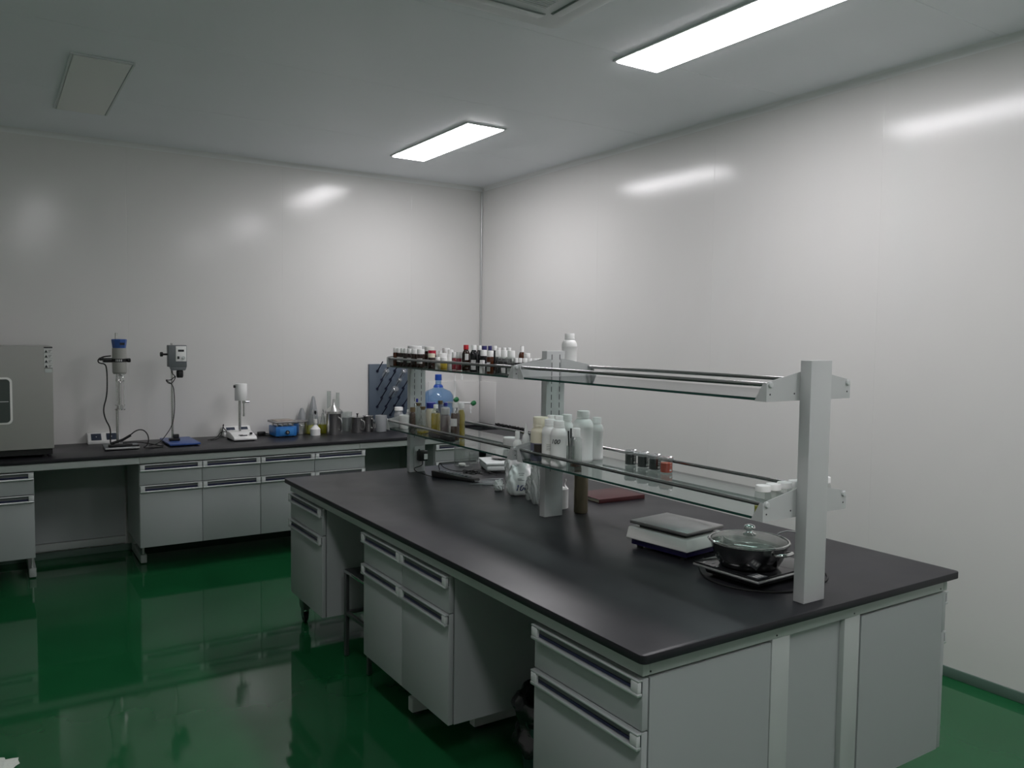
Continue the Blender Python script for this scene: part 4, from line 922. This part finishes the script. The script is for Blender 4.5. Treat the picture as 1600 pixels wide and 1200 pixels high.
# hot plate
h1 = Z(H, 431, 684); h2 = Z(H, 462, 680.5)
ht = thing('hot_plate', 'bright blue hot plate with a steel top plate and a black dial', 'hot plate', ((h1.x + .082), 4.89, H))
MB().box(-.083, .083, -.10, .09, .008, .084, bev=.005).build('housing', M['bluebox'], ht)
MB().box(-.052, .058, -.1025, -.1003, .020, .070, bev=.001).build('dial_plate', mat('lighter_blue_plate', (.05, .25, .62), .4), ht)
MB().cyl(.016, 0, .016, n=20, bev=.002, mtx=Matrix.Translation((.006, -.1027, .040)) @ Matrix.Rotation(PI / 2, 4, 'X')).build('dial', M['black'], ht)
MB().cyl(.008, 0, .003, n=16, mtx=Matrix.Translation((.006, -.1189, .040)) @ Matrix.Rotation(PI / 2, 4, 'X')).build('dial_cap', M['chrome'], ht)
for a in (-.06, -.02, .02, .06): MB().cyl(.007, .0845, .108, n=10, c=(a, -.06, 0)).cyl(.007, .0845, .108, n=10, c=(a, .06, 0)).build('plate_support', M['steel'], ht)
MB().box(-.094, .090, -.105, .09, .1085, .126, bev=.004).build('heating_plate', M['steelflat'], ht)
MB().box(-.074, .070, -.095, .07, .1262, .130, bev=.001).build('stained_pad', M['handlegold'], ht)
for a in (-.06, .06):
    for b in (-.08, .07): MB().cyl(.010, .0005, .0078, c=(a, b, 0), n=12).build('foot', M['rubber'], ht)
# steel pot with lid lying across
sp_ = thing('steel_pot', 'small steel pot with a lid, right behind the blue hot plate', 'pot', (.735, 4.95, H + .0005))
MB().lathe([(.056, 0), (.060, .003), (.060, .098), (.064, .100), (.058, .099), (.057, .006), (0, .005)], n=36, capped=False).build('pot_body', M['steel'], sp_)
MB().lathe([(.070, .102), (.071, .105), (.05, .112), (0, .114)], n=36).build('lid', M['steelflat'], sp_)
MB().tube([(-.02, -.058, .080), (-.018, -.076, .078), (.0, -.080, .076), (.018, -.076, .078), (.02, -.058, .080)], .004, n=8, smooth=1).build('handle', M['chrome'], sp_)
# plastic cones / funnels of filter film and flasks with lime liquid
def yb(u, v, wp, y, z0, name, label, cat, **k): return pb(u, v, wp, Y(y), z0, name, label, cat, **k)
cn = thing('plastic_cone', 'tall milky pointed plastic cone standing behind the lime coloured flask', 'cone', (.883, 5.048, H + .0005))
MB().lathe([(.05, 0), (.05, .01), (.035, .17), (.03, .20), (.012, .29), (.006, .30), (0, .30)], n=32, capped=False).build('cone_wall', M['frost'], cn)
cn = thing('plastic_cone', 'lower milky plastic cone half hidden behind the taller cone', 'cone', (.79, 5.055, H + .0005))
MB().lathe([(.044, 0), (.043, .01), (.03, .15), (.012, .20), (0, .205)], n=32, capped=False).build('cone_wall', M['frost'], cn)
Pq = on(1, 4.93, 484.5, 676); bottle('conical_flask', 'glass flask half full of lime yellow liquid, behind the white funnel', 'flask', (Pq.x + .006, Pq.y, 0), H, H + .17, .040, style='flask', body='clear', cap=None, liquid='lime', lev=.42)
Pq = on(1, 4.925, 505, 676); bottle('glass_beaker', 'glass beaker with lime yellow liquid, left of the funnel topped steel jug', 'beaker', (Pq.x, Pq.y, 0), H, H + .16, .046, style='tub', body='clear', cap=None, liquid='lime', lev=.46)
Pq = on(1, 5.03, 514, 650); gc = thing('glass_cylinder', 'slender tall measuring cylinder rising behind the funnel topped jug', 'cylinder', (Pq.x, 5.03, H + .0005))
MB().lathe([(.026, 0), (.026, .006), (.017, .01), (.017, .335), (.02, .338), (.0155, .335), (.0155, .012), (0, .011)], n=24, capped=False).build('glass_wall', M['clear'], gc)
gc = thing('glass_cylinder', 'second slender measuring cylinder just right of the steel funnel spout', 'cylinder', (Pq.x + .085, 5.05, H + .0005))
MB().lathe([(.026, 0), (.026, .006), (.015, .01), (.015, .318), (.018, .321), (.0135, .318), (.0135, .012), (0, .011)], n=24, capped=False).build('glass_wall', M['clear'], gc)
# ladles and spoons in the beakers
def spoon(u0, v0, u1, v1, y, label, r=.016):
    a = on(1, y, u0, v0); b = on(1, y, u1, v1); o = thing('spoon', label, 'spoon', (0, 0, 0))
    MB().tube([a, b], .003, n=8).build('spoon_stem', M['chrome'], o)
    d = (b - a).normalized(); mt = Matrix.Translation(b + d * r * .8) @ d.to_track_quat('Z', 'Y').to_matrix().to_4x4()
    MB().lathe([(0, -r), (r * .6, -r * .8), (r * .75, 0), (r * .55, r * .8), (0, r)], n=16, mtx=mt @ Matrix.Diagonal((1, .35, 1, 1)), capped=False).build('spoon_bowl', M['chrome'], o)
spoon(486, 672, 488.5, 645, 4.93, 'steel spoon leaning left out of the lime flask')
spoon(500, 664, 503, 650, 4.935, 'steel spoon with an upright oval bowl in the lime beaker')
spoon(508, 664, 505, 643, 4.90, 'steel ladle hooked over the rim of the lime beaker', r=.013)
# white funnel upside-down with dropper top
Pf = Z(H, 494, 679.5); wf = thing('plastic_funnel', 'squat white plastic bottle with conical shoulder, in front of the lime liquids', 'funnel', (Pf.x - .012, Pf.y - .015, H + .0005))
rf = .040
MB().lathe([(rf, 0), (rf, .05), (rf * .96, .052), (.012, .082), (.0095, .09), (.0095, .094)], n=32).build('funnel_body', M['white'], wf)
MB().lathe([(.015, .0943), (.0155, .100), (.014, .128), (.012, .130)], n=20).build('cap', M['white2'], wf)
MB().lathe([(.007, .1303), (.008, .16), (.004, .168)], n=14).build('tube', M['clear'], wf)
MB().lathe([(.004, .168), (.010, .18), (.008, .195), (0, .2)], n=14, capped=False).build('bulb', M['black'], wf)
# steel jugs
def steel_jug(label, P, r, h, lid=None, hand=True, name='steel_jug', cat='jug'):
    t = thing(name, label, cat, (P[0], P[1], H + .0005))
    MB().lathe([(r - .001, 0), (r, .003), (r, h - .003), (r + .002, h), (r - .001, h - .001), (r - .002, h - .004), (r - .002, .004), (0, .004)], n=40, capped=False).build('jug_body', M['steel'], t)
    if hand: MB().tube([(r - .001, -.005, h * .80), (r + .022, -.012, h * .78), (r + .027, -.012, h * .5), (r + .018, -.01, h * .22), (r - .001, -.005, h * .24)], .0048, n=10, smooth=2, mtx=Matrix.Rotation(-.95, 4, 'Z')).build('jug_handle', M['chrome'], t)
    return t
Pk = Z(H, 523.5, 679.5)
kj = steel_jug('tall steel jug with an upturned steel funnel as its top', (Pk.x, Pk.y + .03), .060, .172)
fn = tag(MB().lathe([(.071, .1735), (.071, .192), (.069, .194), (.015, .240), (.0115, .247), (.010, .285), (.0085, .285), (.010, .242), (.066, .190), (.0675, .1735)], n=40, capped=False).build('steel_funnel', M['steel'], None, (Pk.x, Pk.y + .03, H + .0005)), 'upturned steel funnel resting on the tall steel jug', 'funnel')
Pm = Z(H, 560.5, 676.5)
mj = steel_jug('steel mug with a lid and black knob, between the funnel jug and the open mug', (Pm.x, Pm.y + .03), .050, .128)
MB().lathe([(.053, .1285), (.053, .132), (.035, .137), (0, .139)], n=36).build('lid', M['steel'], mj); MB().lathe([(.005, .1392), (.006, .150), (.011, .158), (.011, .160)], n=16).build('lid_knob', M['black'], mj)
Pn = Z(H, 578.5, 675)
steel_jug('open steel mug with angular handle, left of the milky plastic jug', (Pn.x, Pn.y + .05), .046, .132, name='steel_mug', cat='mug')
Po = Z(H, 597, 675.3)
pj = thing('plastic_jug', 'milky translucent plastic jug right of the steel mugs', 'jug', (Po.x + .004, Po.y + .03, H + .0005))
MB().lathe([(.044, 0), (.047, .003), (.049, .135), (.047, .140), (.045, .137), (.043, .005), (0, .004)], n=36, capped=False).build('jug_body', M['frost'], pj)
MB().tube([(.030, -.03, .115), (.040, -.045, .11), (.042, -.047, .06), (.034, -.034, .03)], .005, n=10, smooth=2).build('jug_handle', M['frost'], pj)
Pg = Z(H, 541.5, 675)
gv = thing('glass_beaker', 'thick clear glass beaker between the funnel jug and the lidded mug', 'beaker', (Pg.x + .01, 4.935, H + .0005))
MB().lathe([(.036, 0), (.040, .004), (.046, .165), (.048, .167), (.045, .166), (.038, .006), (0, .006)], n=36, capped=False).build('glass_wall', M['clear'], gv)
MB().lathe([(.035, .0065), (.041, .12)], n=24).build('liquid', M['frost'], gv)
bottle('glass_bottle', 'small clear bottle glimpsed between the glass beaker and the lidded mug', 'bottle', (1.205, 4.93, 0), H, H + .10, .022, style='bottle', body='clear', cap='white', liquid=None, lab=dict(z0=.15, z1=.45))

# ---------------------------------------------------------------- drying rack on the wall
dr = thing('drying_rack', 'slate blue peg board drying rack on the back wall above the bench', 'drying rack', (1.395, YW, H))
MB().box(0, .375, -.030, -.0015, .045, .560, bev=.003).build('board', M['pegboard'], dr)
pegs = []
row = 0
for r_ in range(6):
    for c_ in range(4):
        x = .075 + c_ * .082 + (.041 if r_ % 2 else 0); z = .50 - r_ * .078
        if x > .36: continue
        pegs.append((x, z))
        MB().tube([(x, -.031, z), (x, -.045, z + .010), (x, -.145, z + .085)], lambda t: .0062 if t < .5 else .005, n=8).cyl(.0135, 0, .006, n=16, bev=.002, mtx=Matrix.Translation((x, -.0302, z)) @ Matrix.Rotation(PI / 2, 4, 'X')).build('peg', M['peg'], dr)
def hung(i, r, l, kind, label):
    x, z = pegs[i]; d = Vector((0, -.10, .075)).normalized(); base = Vector((1.395 + x, YW - .045, H + z + .010))
    t = thing(kind, label, kind.replace('_', ' ').split()[-1], base + d * .128); t.rotation_mode = 'QUATERNION'; t.rotation_quaternion = d.to_track_quat('Z', 'Y')
    pr = [(r, -l), (r * 1.03, -l - .001), (r, -l * .98), (r, -.006), (r * .8, 0), (0, .001)] if kind == 'test_tube' or kind == 'hanging_beaker' else [(.014, -l), (.014, -l * .75), (r, -l * .12), (r * .9, 0), (0, .001)]
    MB().lathe(pr, n=28, capped=False).build('glass_wall', M['washed'], t, sharp=60)
hung(4, .024, .085, 'hanging_beaker', 'small beaker hung upside down high at the left of the drying rack')
hung(6, .024, .085, 'hanging_beaker', 'small beaker hung upside down beside the far rack post, upper')
hung(12, .030, .11, 'hanging_beaker', 'larger beaker hung at the lower left of the drying rack') if len(pegs) > 16 else None
hung(9, .020, .08, 'hanging_beaker', 'narrow beaker hung in the middle of the drying rack')

# ---------------------------------------------------------------- water bottle, tap, splash panel
wb_ = thing('water_bottle', 'large blue water bottle standing on the bench beside the sink', 'water bottle', (1.925, 4.80, H + .0005))
Rb = .132
MB().lathe([(Rb * .9, 0), (Rb, .02), (Rb, .07), (Rb * .95, .08), (Rb * .95, .1), (Rb, .11), (Rb, .19), (Rb * .95, .20), (Rb * .95, .215), (Rb, .225), (Rb, .285), (Rb * .97, .30), (Rb * .8, .33), (Rb * .35, .355), (.042, .365), (.030, .385), (.026, .39), (.026, .425)], n=48).build('bottle_body', M['waterblue'], wb_, sharp=70)
MB().lathe([(.043, .362), (.041, .375), (.030, .388)], n=32, capped=False).build('neck_ring', M['waterdark'], wb_)
MB().lathe([(.029, .4253), (.030, .43), (.028, .474), (.026, .476)], n=28).build('cap', M['waterdark'], wb_)
sb = thing('splash_panel', 'pale plastic splash panel lining the corner behind the sink', 'splash panel', (0, 0, 0))
MB().box(1.98, XW - .016, YW - .012, YW - .002, H + .0005, 1.215, bev=.001).build('back_sheet', M['wall'], sb)
MB().box(XW - .012, XW - .002, 4.815, YW - .016, H + .0005, 1.215, bev=.001).build('side_sheet', M['wall'], sb)
tp = thing('laboratory_tap', 'white laboratory tap with green knobs at the corner sink', 'tap', (2.20, 5.0, H + .0005))
MB().lathe([(.028, 0), (.028, .006), (.014, .012), (.012, .18), (.014, .185), (.014, .20), (.0095, .21), (.009, .40), (.012, .405)], n=24).build('column', M['white'], tp)
MB().tube([(0, 0, .405), (0, 0, .47), (0, -.03, .505), (0, -.08, .51), (0, -.12, .49), (0, -.13, .46)], .0085, n=12, smooth=2).cyl(.011, .42, .46, n=14, c=(0, -.13, 0)).build('gooseneck', M['white'], tp)
q1 = on(1, 4.97, 710, 624.5) - Vector((2.20, 5.0, H)); q2 = on(1, 4.88, 737, 630) - Vector((2.20, 5.0, H))
for q, lab_ in ((q1, 'a'), (q2, 'b')):
    MB().tube([(0, 0, q.z), (q.x * .6, q.y * .6, q.z), (q.x, q.y, q.z)], .009, n=12).build('arm', M['white'], tp)
    MB().lathe([(0, -.024), (.017, -.021), (.023, -.008), (.023, .008), (.017, .021), (0, .024)], n=10, mtx=Matrix.Translation(q + Vector((.012, -.012, 0))) @ Matrix.Rotation(1.1, 4, 'Y'), capped=False).build('green_knob', M['green'], tp)
MB().lathe([(.006, -.085), (.008, -.08), (.0045, -.075), (.0045, -.05), (.011, -.048), (.011, -.012)], n=16, mtx=Matrix.Translation(q2 + Vector((-.01, -.0, -.008)))).build('nozzle', M['white'], tp)
tag(MB().tube([(1.99, 4.63, H + .24), (2.05, 4.68, H + .19), (2.10, 4.80, H + .14), (2.12, 4.86, H + .08), (2.11, 4.87, H + .004)], .006, n=10, smooth=2).tube([(1.99, 4.63, H + .24), (1.90, 4.63, H + .245), (1.84, 4.63, H + .20), (1.82, 4.63, H + .1), (1.82, 4.63, H + .006)], .006, n=10, smooth=2).build('clear_hose', M['frost']), 'clear plastic hose arching in front of the blue water bottle', 'hose')
cw = MB(); ptsw = []
for i in range(40):
    t_ = i / 39; ptsw.append((XW - .012 - .004 * math.sin(i * 1.9), 4.80 - .48 * t_, H + .012 + .004 * math.sin(i * 2.7) + .002 * math.sin(i * 5.1)))
cw.tube(ptsw, .009, n=8); tag(cw.build('black_sealant_cable', M['rubber']), 'rough black cable bundle along the wall behind the corner worktop', 'cable')
# white patch on the floor at the lower left
pa = MB(); pa.lathe([(0, .012), (.04, .012), (.075, .007), (.10, .001)], n=40, capped=False)
for v in pa.bm.verts:
    a = math.atan2(v.co.y, v.co.x); k = 1 + .10 * math.sin(a * 5) + .06 * math.sin(a * 13 + 1) + .04 * math.sin(a * 29); v.co.x *= k; v.co.y *= k
tag(pa.build('white_cloth', M['patch'], None, (-1.425, 1.985, .0006), sharp=180), 'crumpled white cloth on the green floor at the lower left corner', 'cloth')
